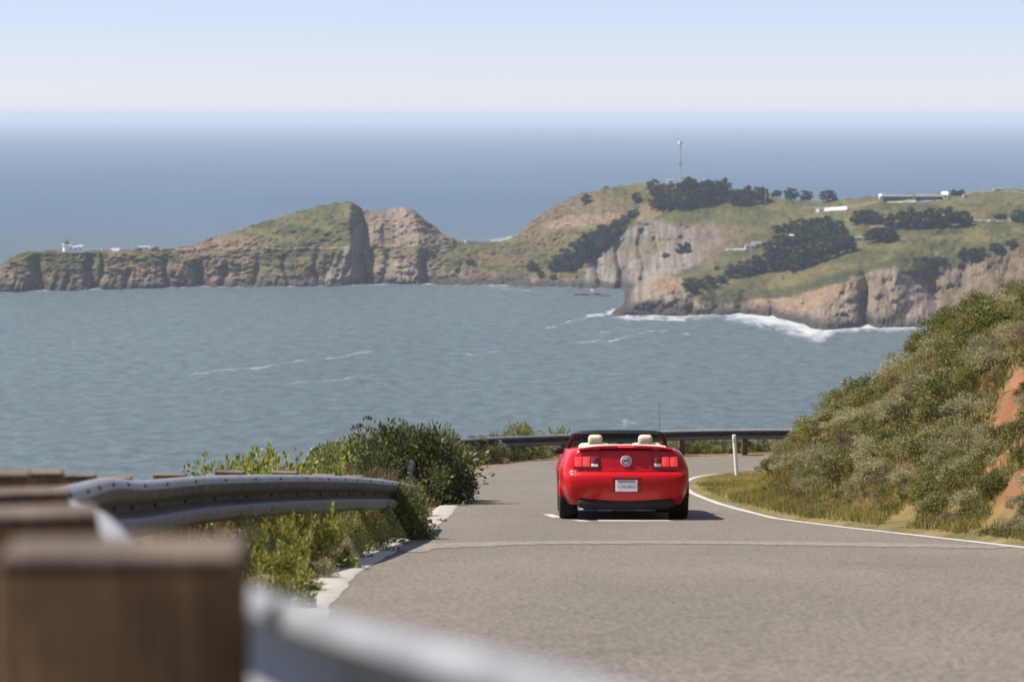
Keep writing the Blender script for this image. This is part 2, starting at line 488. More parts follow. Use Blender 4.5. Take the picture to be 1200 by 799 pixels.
# ------------------------------------------------------------------ headland terrain
# each column of the table: bearing (photo column) and seven knots (elevation angle as photo row, distance behind the shore)
U = 'u'
HT = [
 (-60, [(U, 2020), (U, 2030), (U, 2036), (U, 2040), (U, 2044), (U, 2048), (U, 2052)], 2060),
 (-22, [(343, 0), (341, 4), (340, 8), (339.5, 12), (339, 16), (339, 20), (339, 24)], 50),
 (-4,  [(342, 0), (334, 5), (329, 11), (325, 17), (322, 22), (320, 28), (319, 36)], 80),
 (10,  [(342, 0), (331, 6), (322, 12), (315, 18), (309, 24), (304, 32), (302, 42)], 100),
 (28,  [(341.5, 0), (329, 6), (320, 12), (312, 19), (304, 27), (297, 36), (295, 48)], 110),
 (60,  [(341, 0), (330, 6), (320, 12), (311, 20), (303, 28), (296, 38), (293.5, 52)], 120),
 (90,  [(340, 0), (328, 7), (319, 13), (311, 20), (303, 29), (296, 38), (293, 54)], 120),
 (130, [(339, 0), (328, 7), (319, 14), (311, 22), (303, 30), (297, 38), (293.5, 54)], 120),
 (160, [(338, 0), (328, 7), (319, 14), (311, 22), (303, 30), (296, 38), (292, 54)], 120),
 (180, [(338, 0), (328, 7), (319, 14), (310, 22), (302, 30), (295, 38), (289, 52)], 120),
 (200, [(337.5, 0), (328, 8), (318, 15), (309, 23), (302, 32), (296, 42), (292, 58)], 130),
 (225, [(337, 0), (327, 9), (316, 18), (307, 28), (299, 38), (292, 50), (286, 70)], 150),
 (250, [(336.5, 0), (326, 9), (315, 19), (305, 31), (297, 42), (288, 58), (278, 90)], 180),
 (280, [(336, 0), (325, 10), (314, 20), (304, 32), (294, 46), (282, 66), (269, 110)], 200),
 (310, [(336, 0), (324, 10), (312, 22), (302, 35), (290, 52), (275, 76), (259, 125)], 230),
 (345, [(336, 0), (324, 10), (311, 22), (300, 36), (286, 56), (267, 86), (247, 140)], 250),
 (375, [(335.5, 0), (323, 9), (309, 20), (297, 33), (282, 52), (260, 84), (240, 140)], 250),
 (398, [(335, 0), (323, 8), (309, 17), (295, 28), (278, 45), (256, 76), (235.5, 130)], 240),
 (411, [(335, 0), (323, 7), (309, 14), (295, 22), (278, 34), (256, 58), (236, 112)], 230),
 (419, [(334, 0), (324, 14), (310, 26), (296, 36), (280, 52), (259, 80), (239, 120)], 230),
 (427, [(334, 0), (325, 22), (312, 42), (299, 56), (283, 72), (262, 96), (246, 128)], 230),
 (440, [(333.5, 0), (325, 16), (312, 34), (299, 48), (283, 64), (262, 90), (246, 124)], 230),
 (455, [(333.5, 0), (324, 12), (311, 28), (298, 42), (282, 60), (261, 86), (245, 120)], 220),
 (475, [(333.5, 0), (323, 9), (310, 22), (297, 36), (281, 54), (260, 80), (242.5, 116)], 220),
 (490, [(333.5, 0), (323, 7), (309, 18), (296, 33), (281, 50), (264, 76), (248, 112)], 210),
 (500, [(333.5, 0), (326, 14), (313, 30), (300, 44), (286, 58), (271, 80), (258, 108)], 200),
 (515, [(333.5, 0), (327, 18), (316, 36), (305, 52), (293, 68), (281, 88), (270, 110)], 200),
 (535, [(334, 0), (328, 16), (319, 36), (309, 56), (299, 76), (290, 96), (282, 116)], 200),
 (560, [(334, 0), (328, 18), (320, 40), (311, 60), (302, 82), (292, 106), (284, 128)], 200),
 (585, [(334.5, 0), (328, 18), (320, 40), (311, 62), (301, 86), (291, 110), (282, 134)], 210),
 (605, [(335, 0), (328, 18), (319, 40), (309, 64), (297, 90), (285, 116), (275, 142)], 220),
 (620, [(335, 0), (328, 18), (318, 42), (306, 68), (291, 96), (275, 126), (259, 158)], 240),
 (645, [(336, 0), (329, 18), (317, 46), (302, 76), (284, 108), (264, 144), (243, 188)], 280),
 (670, [(337, 0), (329, 16), (315, 44), (298, 78), (277, 114), (253, 158), (229, 214)], 310),
 (690, [(337.5, 0), (330, 12), (313, 36), (296, 68), (273, 108), (246, 160), (222, 222)], 330),
 (704, [(U, 1950), (U, 1958), (U, 1966), (338, 1976), (300, 2030), (245, 2126), (219.5, 2200)], 2330),
 (712, [(U, 1722), (U, 1732), (U, 1880), (338, 1974), (300, 2024), (250, 2120), (218, 2200)], 2320),
 (716, [(368.5, 1727), (367, 1733), (U, 1880), (339, 1966), (300, 2020), (252, 2110), (217, 2196)], 2320),
 (728, [(370.5, 1712), (364, 1722), (U, 1860), (340, 1960), (302, 2014), (256, 2096), (215.5, 2190)], 2320),
 (740, [(372, 1700), (360, 1716), (342, 1840), (337, 1950), (304, 2008), (262, 2080), (214, 2184)], 2320),
 (752, [(372, 1700), (353, 1722), (334, 1790), (331, 1940), (302, 2000), (262, 2066), (213, 2176)], 2320),
 (768, [(372, 1700), (349, 1726), (328, 1780), (326, 1920), (300, 1990), (262, 2056), (213, 2168)], 2330),
 (790, [(371.5, 1703), (348, 1728), (326, 1778), (321, 1900), (297, 1966), (263, 2040), (212.5, 2158)], 2330),
 (820, [(371, 1706), (354, 1728), (333, 1776), (317, 1880), (291, 1950), (262, 2026), (216, 2150)], 2330),
 (850, [(370, 1712), (355, 1736), (338, 1776), (315, 1856), (288, 1936), (260, 2012), (222, 2140)], 2320),
 (880, [(370, 1712), (355, 1738), (341, 1776), (318, 1840), (290, 1922), (260, 2004), (227, 2130)], 2300),
 (905, [(373, 1692), (355, 1724), (344, 1760), (320, 1822), (292, 1904), (262, 1990), (230, 2110)], 2290),
 (930, [(379, 1652), (358, 1688), (344, 1728), (320, 1800), (293, 1884), (263, 1976), (233, 2090)], 2280),
 (950, [(387, 1602), (365, 1634), (341, 1684), (316, 1776), (290, 1864), (262, 1962), (234, 2070)], 2260),
 (965, [(389.5, 1588), (366, 1618), (337, 1668), (312, 1764), (288, 1852), (260, 1950), (233.5, 2060)], 2250),
 (985, [(388, 1596), (362, 1622), (331, 1664), (308, 1752), (284, 1842), (257, 1940), (232, 2050)], 2240),
 (1003, [(386.5, 1604), (360, 1634), (327, 1672), (305, 1748), (281, 1836), (254, 1930), (230.5, 2040)], 2230),
 (1014, [(386, 1608), (362, 1650), (328, 1692), (303, 1750), (279, 1832), (252, 1926), (229.5, 2034)], 2220),
 (1026, [(386, 1608), (356, 1634), (320, 1672), (301, 1746), (277, 1828), (250, 1920), (229, 2028)], 2220),
 (1050, [(386, 1608), (354, 1630), (317, 1668), (297, 1740), (274, 1822), (248, 1912), (228, 2020)], 2210),
 (1070, [(386, 1608), (360, 1640), (326, 1690), (296, 1744), (272, 1818), (247, 1906), (227.5, 2016)], 2200),
 (1095, [(386, 1608), (367, 1646), (340, 1708), (302, 1752), (270, 1812), (246, 1900), (227, 2010)], 2200),
 (1120, [(386, 1608), (366, 1642), (342, 1706), (300, 1752), (268, 1810), (245, 1896), (225, 2004)], 2190),
 (1160, [(387, 1602), (364, 1632), (336, 1692), (296, 1742), (266, 1802), (244, 1890), (222.5, 2000)], 2190),
 (1200, [(388, 1596), (362, 1626), (332, 1684), (290, 1734), (264, 1796), (243, 1886), (221.5, 1996)], 2190),
 (1260, [(390, 1580), (362, 1612), (332, 1670), (288, 1722), (262, 1786), (242, 1880), (221, 1990)], 2180),
 (1500, [(394, 1560), (364, 1590), (334, 1650), (288, 1706), (262, 1776), (243, 1870), (223, 1980)], 2170),
]


def build_headland():
    KX, KD, KZ, KB = [], [], [], []
    for x, kn, back in HT:
        ds, zs = [], []
        d0 = None
        for y, dd in kn:
            if y == U:
                D = dd; z = SEA - 4.0
            else:
                if d0 is None and dd == 0:
                    d0 = D_water(y)
                D = dd if dd > 1000 else d0 + dd
                z = -D * slope_of(y)
            ds.append(D); zs.append(z)
        KX.append(x); KD.append(ds); KZ.append(zs); KB.append(back if back > 1000 else d0 + back)
    KX, KD, KZ, KB = map(np.array, (KX, KD, KZ, KB))
    xs = np.concatenate([np.arange(-60, 1215, 1.0), np.arange(1218, 1500, 4.0)])
    nx = len(xs)

    def col(a):
        r = np.interp(xs, KX, a)
        k = np.exp(-0.5 * (np.arange(-6, 7) / 2.2) ** 2); k /= k.sum()
        return np.convolve(np.pad(r, 6, mode='edge'), k, mode='valid')
    cD = [col(KD[:, i]) for i in range(7)]
    cZ = [col(KZ[:, i]) for i in range(7)]
    back = col(KB)
    rows_D, rows_Z = [cD[0] - 3], [np.minimum(cZ[0] - 6, SEA - 5)]
    cnt = [12, 14, 14, 18, 20, 22]
    for i, c in enumerate(cnt):
        for k in range(c):
            t = k / c
            rows_D.append(lerp(cD[i], cD[i + 1], t)); rows_Z.append(lerp(cZ[i], cZ[i + 1], t))
    rd = len(rows_D)
    for t in (0, 0.08, 0.2, 0.4, 0.65, 1.0):
        rows_D.append(lerp(cD[6], back, t)); rows_Z.append(lerp(cZ[6], SEA - 5, t ** 1.5))
    D = np.array(rows_D); Z = np.array(rows_Z)
    # smooth along the profile
    for _ in range(2):
        D[1:-1] = (D[:-2] + 2 * D[1:-1] + D[2:]) / 4
        Z[1:-1] = (Z[:-2] + 2 * Z[1:-1] + Z[2:]) / 4
    YP = PCY - F * ((D * SP + Z * CP) / (D * CP - Z * SP))
    XP = np.broadcast_to(xs[None, :], D.shape).copy()
    vis = np.ones_like(D); vis[rd:] = 0.0; vis[0] = 0
    # crags: gullies and ribs, strong where the ground is steep
    steep = np.abs(np.gradient(Z, axis=0)) / (np.abs(np.gradient(D, axis=0)) + 0.3)
    rocky = sstep(0.35, 1.0, steep)
    rib = fbm(XP / 9.0 + 0.03 * YP, YP / 60.0, 3, 4, 0.6)
    rib2 = fbm(XP / 3.4 + 0.12 * YP, YP / 34.0, 8, 3, 0.6)
    lump = fbm(XP / 42.0, YP / 16.0, 12, 4, 0.55)
    grain = fbm(XP / 5.0, YP / 3.0, 20, 3, 0.6)
    dD = rocky * (rib * 14.0 + rib2 * 3.6 + np.abs(rib2) * 2.5) * np.where(XP > 1060, .45, np.where(XP > 960, .7, 1)) + (1 - rocky) * (lump * 9.0 + grain * 5.0) + rocky * lump * 8 * np.where(XP > 980, .3, 1)
    GUL = [(46, 7, 24, 300, 345), (108, 6, 20, 300, 345), (118, 3, 8, 295, 345), (150, 4, 12, 318, 345), (196, 4, 12, 300, 345), (234, 7, 22, 308, 345),
           (262, 4, 10, 310, 345), (300, 4, 9, 300, 345), (335, 3, 8, 300, 345), (372, 3, 9, 290, 345), (424, 4, 16, 236, 340), (452, 4, 9, 262, 335), (498, 5, 18, 300, 336), (540, 4, 6, 300, 335),
           (700, 4, 10, 270, 340), (726, 4, 14, 262, 338), (752, 4, 12, 265, 330), (772, 4, 10, 268, 322), (802, 4, 8, 268, 318), (812, 5, 8, 326, 366), (836, 5, 8, 330, 368), (868, 5, 8, 334, 368), (904, 5, 10, 334, 374),
           (944, 4, 10, 340, 386), (1014, 5, 22, 322, 388), (1098, 6, 12, 330, 388), (1130, 6, 8, 300, 372), (1180, 6, 7, 295, 360)]
    for gx, gw, gd, y0, y1 in GUL:
        wob = 3.0 * np.sin(YP / 9.0 + gx)
        dD += gd * np.exp(-((XP - gx - wob) / gw) ** 2) * sstep(y0 - 6, y0 + 10, YP) * (1 - sstep(y1, y1 + 6, YP))
    dD *= vis
    edge = np.minimum(1, np.abs(np.arange(D.shape[0]) - rd)[:, None] / 6.0)
    dD *= np.where(np.arange(D.shape[0])[:, None] < rd, edge, 0)
    D2 = D + dD
    Z2 = np.where(Z < SEA - 1, Z, -D2 * (-Z / D))
    Z2 = np.where(Z2 < SEA - 5, SEA - 5, Z2)
    # little bumps on the skyline
    sky_b = (fbm(xs / 7.0, xs * 0, 31, 3) * 2.2)[None, :] * np.exp(-((np.arange(D.shape[0]) - rd) / 5.0) ** 2)[:, None] * sstep(0, 40, cZ[6] - SEA)[None, :]
    Z2 = Z2 + sky_b
    k = CP + (PCY - YP) / F * SP
    X = (XP - PCX) / F * D2 / k
    # ---------------- what the ground is made of
    def poly(pts, soft=4.0):
        pts = np.array(pts, float)
        wx = XP + 5.0 * fbm(XP / 9.0, YP / 6.0, 41, 3); wy = YP + 4.0 * fbm(XP / 9.0, YP / 6.0, 47, 3)
        inside = np.zeros(XP.shape, bool); dist = np.full(XP.shape, 1e9)
        for (x0, y0), (x1, y1) in zip(pts, np.roll(pts, -1, 0)):
            c = ((y0 > wy) != (y1 > wy)) & (wx < (x1 - x0) * (wy - y0) / (y1 - y0 + 1e-9) + x0)
            inside ^= c
            t = np.clip(((wx - x0) * (x1 - x0) + (wy - y0) * (y1 - y0)) / ((x1 - x0) ** 2 + (y1 - y0) ** 2), 0, 1)
            dist = np.minimum(dist, np.hypot(wx - x0 - t * (x1 - x0), wy - y0 - t * (y1 - y0)))
        return np.clip(0.5 + np.where(inside, dist, -dist) / soft, 0, 1)
    c3 = lambda r, g, b: np.array([r, g, b])
    n1 = fbm(XP / 26.0, YP / 9.0, 51, 4, 0.6)[..., None]; n2 = fbm(XP / 7.0, YP / 4.0, 57, 4, 0.65)[..., None]
    n3 = fbm(XP / 5.0, YP / 30.0, 63, 4, 0.65)[..., None]
    grass = lerp(c3(.082, .085, .034), c3(.168, .148, .060), np.clip(0.5 + n1 * 1.3, 0, 1))
    grass = lerp(grass, c3(.055, .062, .026), np.clip(n2 * 2.2 - 0.25, 0, 0.8))
    rock = lerp(c3(.19, .15, .112), c3(.31, .255, .195), np.clip(0.5 + n3 * 1.5, 0, 1))
    grey = lerp(c3(.18, .155, .13), c3(.29, .26, .22), np.clip(0.5 + n3 * 1.5, 0, 1))
    ochre = lerp(c3(.27, .175, .105), c3(.36, .255, .165), np.clip(0.5 + n2 * 1.5, 0, 1))
    dark = c3(.060, .055, .050) * np.ones_like(grass)
    brown = lerp(c3(.13, .095, .062), c3(.24, .18, .12), np.clip(0.5 + n2 * 1.4, 0, 1))
    scrub = lerp(c3(.035, .042, .022), c3(.075, .08, .036), np.clip(0.5 + n2 * 1.5, 0, 1))
    C = grass.copy()

    def lay(pts, c, a=1.0, soft=4.0):
        nonlocal C
        m = (poly(pts, soft) * a)[..., None]
        C = lerp(C, c, m)
    # left point
    lay([(-70, 345), (-70, 312), (30, 318), (60, 322), (100, 318), (150, 312), (220, 308), (270, 318), (420, 322), (425, 345)], brown)
    lay([(-30, 345), (-20, 330), (60, 334), (130, 332), (200, 326), (280, 326), (360, 326), (425, 318), (425, 345)], rock, 0.7)
    lay([(122, 320), (128, 297), (165, 296), (168, 322)], ochre, 0.35)
    lay([(205, 292), (255, 278), (310, 286), (300, 312), (225, 312)], brown, 0.8)
    lay([(228, 282), (262, 273), (300, 280), (280, 292), (230, 292)], ochre, 0.3)
    lay([(376, 345), (380, 322), (396, 306), (408, 286), (418, 262), (426, 258), (426, 345)], grey, 0.8)
    # second bluff
    lay([(424, 345), (424, 240), (470, 238), (494, 246), (520, 272), (522, 300), (505, 345)], rock)
    lay([(428, 300), (440, 278), (470, 284), (520, 285), (512, 306), (470, 300), (440, 312)], grass, 0.55)
    lay([(474, 243), (486, 243), (504, 262), (512, 276), (496, 268)], scrub, 0.6)
    lay([(478, 335), (482, 308), (500, 303), (508, 320), (505, 338)], grey, 0.8)
    # saddle
    lay([(505, 345), (510, 318), (560, 314), (600, 322), (660, 322), (690, 330), (705, 345)], brown, 0.8)
    lay([(560, 332), (640, 325), (700, 332), (700, 345), (560, 345)], rock, 0.8)
    lay([(540, 300), (560, 288), (605, 290), (640, 268), (660, 255), (650, 290), (610, 310), (560, 312)], brown, 0.35)
    # bare slope under the crest
    lay([(606, 275), (622, 256), (655, 240), (690, 226), (706, 234), (745, 246), (735, 262), (660, 266), (640, 278)], brown, 0.8)
    lay([(640, 262), (668, 250), (720, 250), (735, 258), (700, 266), (650, 272)], ochre, 0.65)
    lay([(746, 262), (752, 240), (772, 232), (778, 246), (762, 262)], ochre, 0.5)
    lay([(690, 226), (716, 217), (752, 222), (748, 244), (712, 240)], grass, 0.9)
    # grey landslip cliff
    lay([(676, 345), (684, 318), (712, 290), (738, 268), (766, 258), (800, 266), (836, 262), (850, 280), (832, 300), (806, 316), (772, 326), (742, 345)], grey, 1.0, 5)
    lay([(724, 296), (742, 276), (790, 278), (776, 296), (740, 304)], grass, 0.45)
    lay([(804, 262), (850, 262), (880, 282), (850, 300), (820, 300)], brown, 0.55)
    # near point
    lay([(712, 375), (716, 366), (735, 352), (752, 328), (784, 322), (806, 332), (814, 356), (850, 358), (880, 352), (905, 350), (935, 345), (990, 330), (1022, 316), (1052, 314), (1075, 330), (1120, 372), (1120, 395), (900, 395)], rock)
    lay([(764, 344), (770, 326), (798, 324), (806, 336), (790, 342)], ochre)
    lay([(800, 364), (804, 350), (816, 346), (820, 362)], ochre, 0.8)
    lay([(864, 358), (880, 346), (910, 348), (980, 334), (1012, 322), (1004, 340), (940, 366), (900, 366)], ochre, 0.8)
    lay([(1018, 330), (1046, 314), (1066, 322), (1090, 352), (1104, 382), (1030, 386)], rock, 0.8)
    lay([(1092, 372), (1105, 358), (1140, 356), (1140, 392), (1094, 392)], ochre, 0.7)
    lay([(840, 350), (900, 338), (960, 322), (1020, 312), (1000, 300), (900, 318), (840, 334)], grass, 0.7)
    lay([(812, 350), (850, 344), (930, 336), (1000, 316), (1040, 306), (1060, 296), (1060, 306), (1000, 326), (930, 346), (900, 350), (850, 356)], scrub, 0.75)
    lay([(1060, 320), (1074, 302), (1130, 296), (1200, 286), (1300, 280), (1300, 400), (1110, 372), (1090, 340)], brown, 0.85)
    lay([(1100, 330), (1110, 308), (1150, 300), (1150, 330), (1120, 350)], rock, 0.55)
    lay([(1062, 322), (1072, 302), (1110, 300), (1150, 286), (1190, 280), (1170, 300), (1104, 318), (1090, 330)], scrub, 0.85)
    # wet dark rock along the waterline
    wet = np.clip(1.6 - (Z2 - SEA) / (5.0 + 4.0 * fbm(xs / 12.0, xs * 0, 71, 3))[None, :], 0, 1)[..., None]
    C = lerp(C, dark, wet * 0.9)
    C = lerp(C, dark, (poly([(715, 376), (720, 362), (745, 354), (790, 352), (812, 362), (860, 364), (900, 366), (940, 376), (960, 396), (900, 396)], 4) * 0.7)[..., None])
    # trodden paths and tracks
    def track(pts, w, c=c3(.42, .36, .27), a=0.8):
        nonlocal C
        pts = np.array(pts, float)
        yl = np.interp(xs, pts[:, 0], pts[:, 1], left=-999, right=-999)[None, :]
        m = np.clip(1.2 - np.abs(YP - yl) / w, 0, 1)[..., None] * a
        C = lerp(C, c, m)
    track([(180, 292), (250, 291), (330, 291), (412, 290)], 0.7)
    track([(424, 288), (470, 288), (505, 286)], 0.7, a=0.9)
    track([(505, 287), (512, 300), (514, 308)], 1.2, a=0.7)
    track([(640, 266), (680, 262)], 1.0, a=0.6)
    track([(940, 243), (990, 244), (1040, 234), (1110, 233)], 0.8, a=0.6)
    track([(1020, 266), (1100, 262), (1150, 258), (1210, 256)], 1.2, a=0.5)
    track([(1130, 226), (1170, 224), (1200, 226)], 0.8, a=0.6)
    nr = D.shape[0]
    lum = C.mean(-1, keepdims=True)
    C = lerp(lum, C, 1.02) * 0.66 * np.array([1.0, 0.97, 0.93])
    rgba = np.concatenate([np.clip(C, 0.01, 0.8), np.ones(C.shape[:2] + (1,))], 2)
    v = np.stack([X, D2, Z2], -1).reshape(-1, 3)
    me = mesh_np('headland', v, grid_faces(nr, nx), [M['headland']], True, {'soil': ('POINT', 'FLOAT_COLOR', rgba.reshape(-1, 4))})
    tag(link('headland', me), kind='structure')
    # ground lookup for whatever stands on it (first sheet met by a line of sight)
    YP2 = PCY - F * ((D2 * SP + Z2 * CP) / (D2 * CP - Z2 * SP))

    def at(px, py):
        c = int(np.argmin(np.abs(xs - px)))
        yy = YP2[1:rd + 1, c]; dd = D2[1:rd + 1, c]; zz = Z2[1:rd + 1, c]
        for i in range(len(yy) - 1):
            if (yy[i] - py) * (yy[i + 1] - py) <= 0 and zz[i + 1] > SEA:
                t = (yy[i] - py) / (yy[i] - yy[i + 1] + 1e-9)
                d = lerp(dd[i], dd[i + 1], t)
                return P(px, py, d)
        i = int(np.argmin(np.abs(yy - py)))
        return P(px, yy[i], dd[i])
    shore = (xs, PCY - F * ((cD[0] * SP + np.full(nx, SEA) * CP) / (cD[0] * CP - SEA * SP)))
    return at, shore


ground_at, SHORE = build_headland()

# ------------------------------------------------------------------ sea


def mat_sea():
    m, nt, b = new_mat('sea water')
    tc = N(nt, 'ShaderNodeTexCoord')

    def nz(scale, stretch, detail, rough=0.6, dist=0.0, rot=0.15):
        mp = N(nt, 'ShaderNodeMapping')
        mp.inputs['Scale'].default_value = stretch
        mp.inputs['Rotation'].default_value = (0, 0, rot)
        nt.links.new(tc.outputs['Object'], mp.inputs[0])
        n = N(nt, 'ShaderNodeTexNoise')
        n.inputs['Scale'].default_value = scale; n.inputs['Detail'].default_value = detail
        n.inputs['Roughness'].default_value = rough; n.inputs['Distortion'].default_value = dist
        nt.links.new(mp.outputs[0], n.inputs['Vector'])
        return n.outputs['Fac']

    def ramp(src, stops):
        cr = N(nt, 'ShaderNodeValToRGB')
        el = cr.color_ramp.elements
        while len(el) < len(stops):
            el.new(0.5)
        for e, (p, c) in zip(el, stops):
            e.position = p; e.color = (*c, 1)
        nt.links.new(src, cr.inputs['Fac'])
        return cr.outputs[0]
    swell = nz(0.105, (1, 0.8, 1), 8, 0.72)
    patch = nz(0.0022, (1, 0.35, 1), 4, 0.55)
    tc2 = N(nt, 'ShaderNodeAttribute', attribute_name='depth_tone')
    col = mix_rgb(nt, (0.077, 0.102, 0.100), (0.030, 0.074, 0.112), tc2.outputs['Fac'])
    col = mix_rgb(nt, col, ramp(swell, [(0.36, (0.66, 0.68, 0.70)), (0.64, (1.34, 1.32, 1.30))]), 1.0, 'MULTIPLY')
    col = mix_rgb(nt, col, ramp(patch, [(0.30, (0.86, 0.88, 0.9)), (0.70, (1.14, 1.12, 1.1))]), 1.0, 'MULTIPLY')
    # foam where the attribute is high, broken up by noise; scattered whitecaps further out
    fa = N(nt, 'ShaderNodeAttribute', attribute_name='foam')
    fn = nz(0.085, (1, 0.30, 1), 8, 0.78, 0.8, 0.0)
    add = N(nt, 'ShaderNodeMath', operation='ADD'); nt.links.new(fa.outputs['Fac'], add.inputs[0]); nt.links.new(fn, add.inputs[1])
    mr = N(nt, 'ShaderNodeMapRange', interpolation_type='SMOOTHSTEP')
    mr.inputs['From Min'].default_value = 0.86; mr.inputs['From Max'].default_value = 1.26
    nt.links.new(add.outputs[0], mr.inputs['Value'])
    wc = nz(0.05, (1, 0.22, 1), 3, 0.55, 0.3, 0.1)
    mr2 = N(nt, 'ShaderNodeMapRange', interpolation_type='SMOOTHSTEP')
    mr2.inputs['From Min'].default_value = 0.72; mr2.inputs['From Max'].default_value = 0.79
    nt.links.new(wc, mr2.inputs['Value'])
    wk = N(nt, 'ShaderNodeMath', operation='MULTIPLY'); nt.links.new(mr2.outputs[0], wk.inputs[0]); wk.inputs[1].default_value = 0.55
    mx = N(nt, 'ShaderNodeMath', operation='MAXIMUM'); nt.links.new(mr.outputs[0], mx.inputs[0]); nt.links.new(wk.outputs[0], mx.inputs[1])
    out = mix_rgb(nt, col, (0.50, 0.51, 0.505), mx.outputs[0])
    nt.links.new(out, b.inputs['Base Color'])
    b.inputs['Roughness'].default_value = 0.42
    b.inputs['IOR'].default_value = 1.33
    b.inputs['Specular IOR Level'].default_value = 0.30
    add_bump(nt, b, swell, 1.0, 2.2)
    return m


def build_sea():
    px = np.concatenate([np.linspace(-6000, -140, 60), np.arange(-120, 1330, 2.5), np.linspace(1350, 7000, 60)])
    py = np.concatenate([[140.6, 141.1, 141.8, 143], np.arange(144.5, 326, 2.5), np.arange(326, 470, 0.8), np.arange(472, 700, 5)])
    Dr = np.concatenate([D_water(py), [560, 420, 300, 200, 120]])
    XX = (px[None, :] - PCX) / F * Dr[:, None]
    # foam
    pxx, pyy = proj(XX, np.broadcast_to(Dr[:, None], XX.shape), SEA)
    sh = np.interp(pxx, SHORE[0], SHORE[1], left=300, right=300)
    off = pyy - sh
    wid = np.interp(pxx, [-20, 0, 40, 60, 330, 400, 430, 470, 600, 690, 712, 740, 830, 850, 880, 930, 958, 975, 1000, 1100, 1200],
                    [1.2, 3.0, 2.0, 1.0, 1.2, 1.5, 3.0, 1.4, 2.2, 2.0, 6.0, 4.5, 4, 5, 9, 13, 13, 5, 4, 4, 4])
    amp = np.interp(pxx, [0, 600, 690, 712, 1200], [0.50, 0.52, 0.52, 0.60, 0.60])
    foam = amp * np.clip(1.25 - np.maximum(off, 0) / (wid * .55), 0, 1) * (off > -6)
    foam = np.maximum(foam, np.interp(pxx, [840, 870, 965, 985], [.56, .67, .67, .56]) * np.clip(1.1 - np.maximum(off, 0) / (wid * 2.0), 0, 1) ** .6 * (pxx > 690) * (off > -6))
    foam *= 1 - ((pxx > 696) & (pxx < 717) & (pyy < 364))
    def streak(pts, w, a):
        nonlocal foam
        pts = np.array(pts, float)
        for (x0, y0), (x1, y1) in zip(pts, pts[1:]):
            t = np.clip(((pxx - x0) * (x1 - x0) + (pyy - y0) * (y1 - y0)) / ((x1 - x0) ** 2 + (y1 - y0) ** 2), 0, 1)
            wob = 1.5 * np.sin(pxx / 13.0) + 1.0 * np.sin(pxx / 5.0)
            dd = np.hypot((pxx - x0 - t * (x1 - x0)) * 0.3, pyy + wob * 0.5 - y0 - t * (y1 - y0))
            foam = np.maximum(foam, a * np.clip(1.15 - dd / w, 0, 1))
    streak([(690, 370), (715, 368), (745, 374), (800, 374)], 3.5, 0.62)
    streak([(640, 384), (690, 372)], 2.2, 0.48)
    streak([(676, 402), (720, 398), (745, 392), (780, 386)], 3.0, 0.46)
    streak([(545, 415), (600, 411), (640, 412)], 1.6, 0.46)
    streak([(222, 438), (290, 432), (340, 425), (390, 419), (436, 412)], 2.4, 0.48)
    streak([(326, 451), (390, 445), (440, 439)], 1.6, 0.49)
    streak([(480, 410), (560, 396), (640, 380)], 2.5, 0.36)
    streak([(610, 448), (680, 440), (750, 436)], 1.6, 0.40)
    streak([(10, 470), (120, 470), (230, 462)], 1.8, 0.36)
    streak([(60, 497), (130, 494)], 1.6, 0.40)
    streak([(565, 337), (620, 340)], 1.4, 0.52)
    streak([(850, 410), (910, 402), (925, 398)], 2.2, 0.42)
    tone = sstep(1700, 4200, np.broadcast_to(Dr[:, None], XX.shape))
    v = np.stack([XX, np.broadcast_to(Dr[:, None], XX.shape), np.full(XX.shape, SEA)], -1).reshape(-1, 3)
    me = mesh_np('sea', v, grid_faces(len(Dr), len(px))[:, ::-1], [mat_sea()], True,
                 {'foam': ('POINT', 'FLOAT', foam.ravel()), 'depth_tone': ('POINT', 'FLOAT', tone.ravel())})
    tag(link('sea', me), kind='structure')


build_sea()

# ------------------------------------------------------------------ haze over the sea
hz, nt, b = new_mat('sea haze')
nt.nodes.remove(b)
pv = N(nt, 'ShaderNodeVolumePrincipled')
pv.inputs['Color'].default_value = (0.77, 0.875, 0.985, 1)
pv.inputs['Density'].default_value = 0.000066
nt.links.new(pv.outputs[0], nt.nodes['Material Output'].inputs['Volume'])
hb = MB().box((0, 32000, (24 - 160) / 2), (150000, 66000, 24 + 160)).build('haze', hz, smooth=False)
tag(hb, kind='stuff')

# ------------------------------------------------------------------ road and roadside ground
ROAD_Y = np.array([-30, 0, 10, 20, 27, 34, 40, 48, 55, 60, 65, 70, 90])
ROAD_Z = -np.array([-3.4, .86, 2.33, 3.82, 4.85, 5.90, 6.70, 7.71, 8.58, 9.22, 9.80, 10.30, 11.9])


ROAD_Z = ROAD_Z + LEVEL * ROAD_Y


def road_z(y):
    return np.interp(y, ROAD_Y, ROAD_Z)


def resample(pts, step):
    pts = np.array(pts, float)
    # Catmull-Rom
    out = []
    ext = np.vstack([2 * pts[0] - pts[1], pts, 2 * pts[-1] - pts[-2]])
    for i in range(1, len(ext) - 2):
        p0, p1, p2, p3 = ext[i - 1:i + 3]
        for t in np.linspace(0, 1, 24, endpoint=False):
            out.append(0.5 * ((2 * p1) + (-p0 + p2) * t + (2 * p0 - 5 * p1 + 4 * p2 - p3) * t * t + (-p0 + 3 * p1 - 3 * p2 + p3) * t ** 3))
    out.append(pts[-1]); out = np.array(out)
    s = np.concatenate([[0], np.cumsum(np.linalg.norm(np.diff(out, axis=0), axis=1))])
    n = max(2, int(s[-1] / step))
    q = np.linspace(0, s[-1], n)
    return np.stack([np.interp(q, s, out[:, k]) for k in range(out.shape[1])], 1)


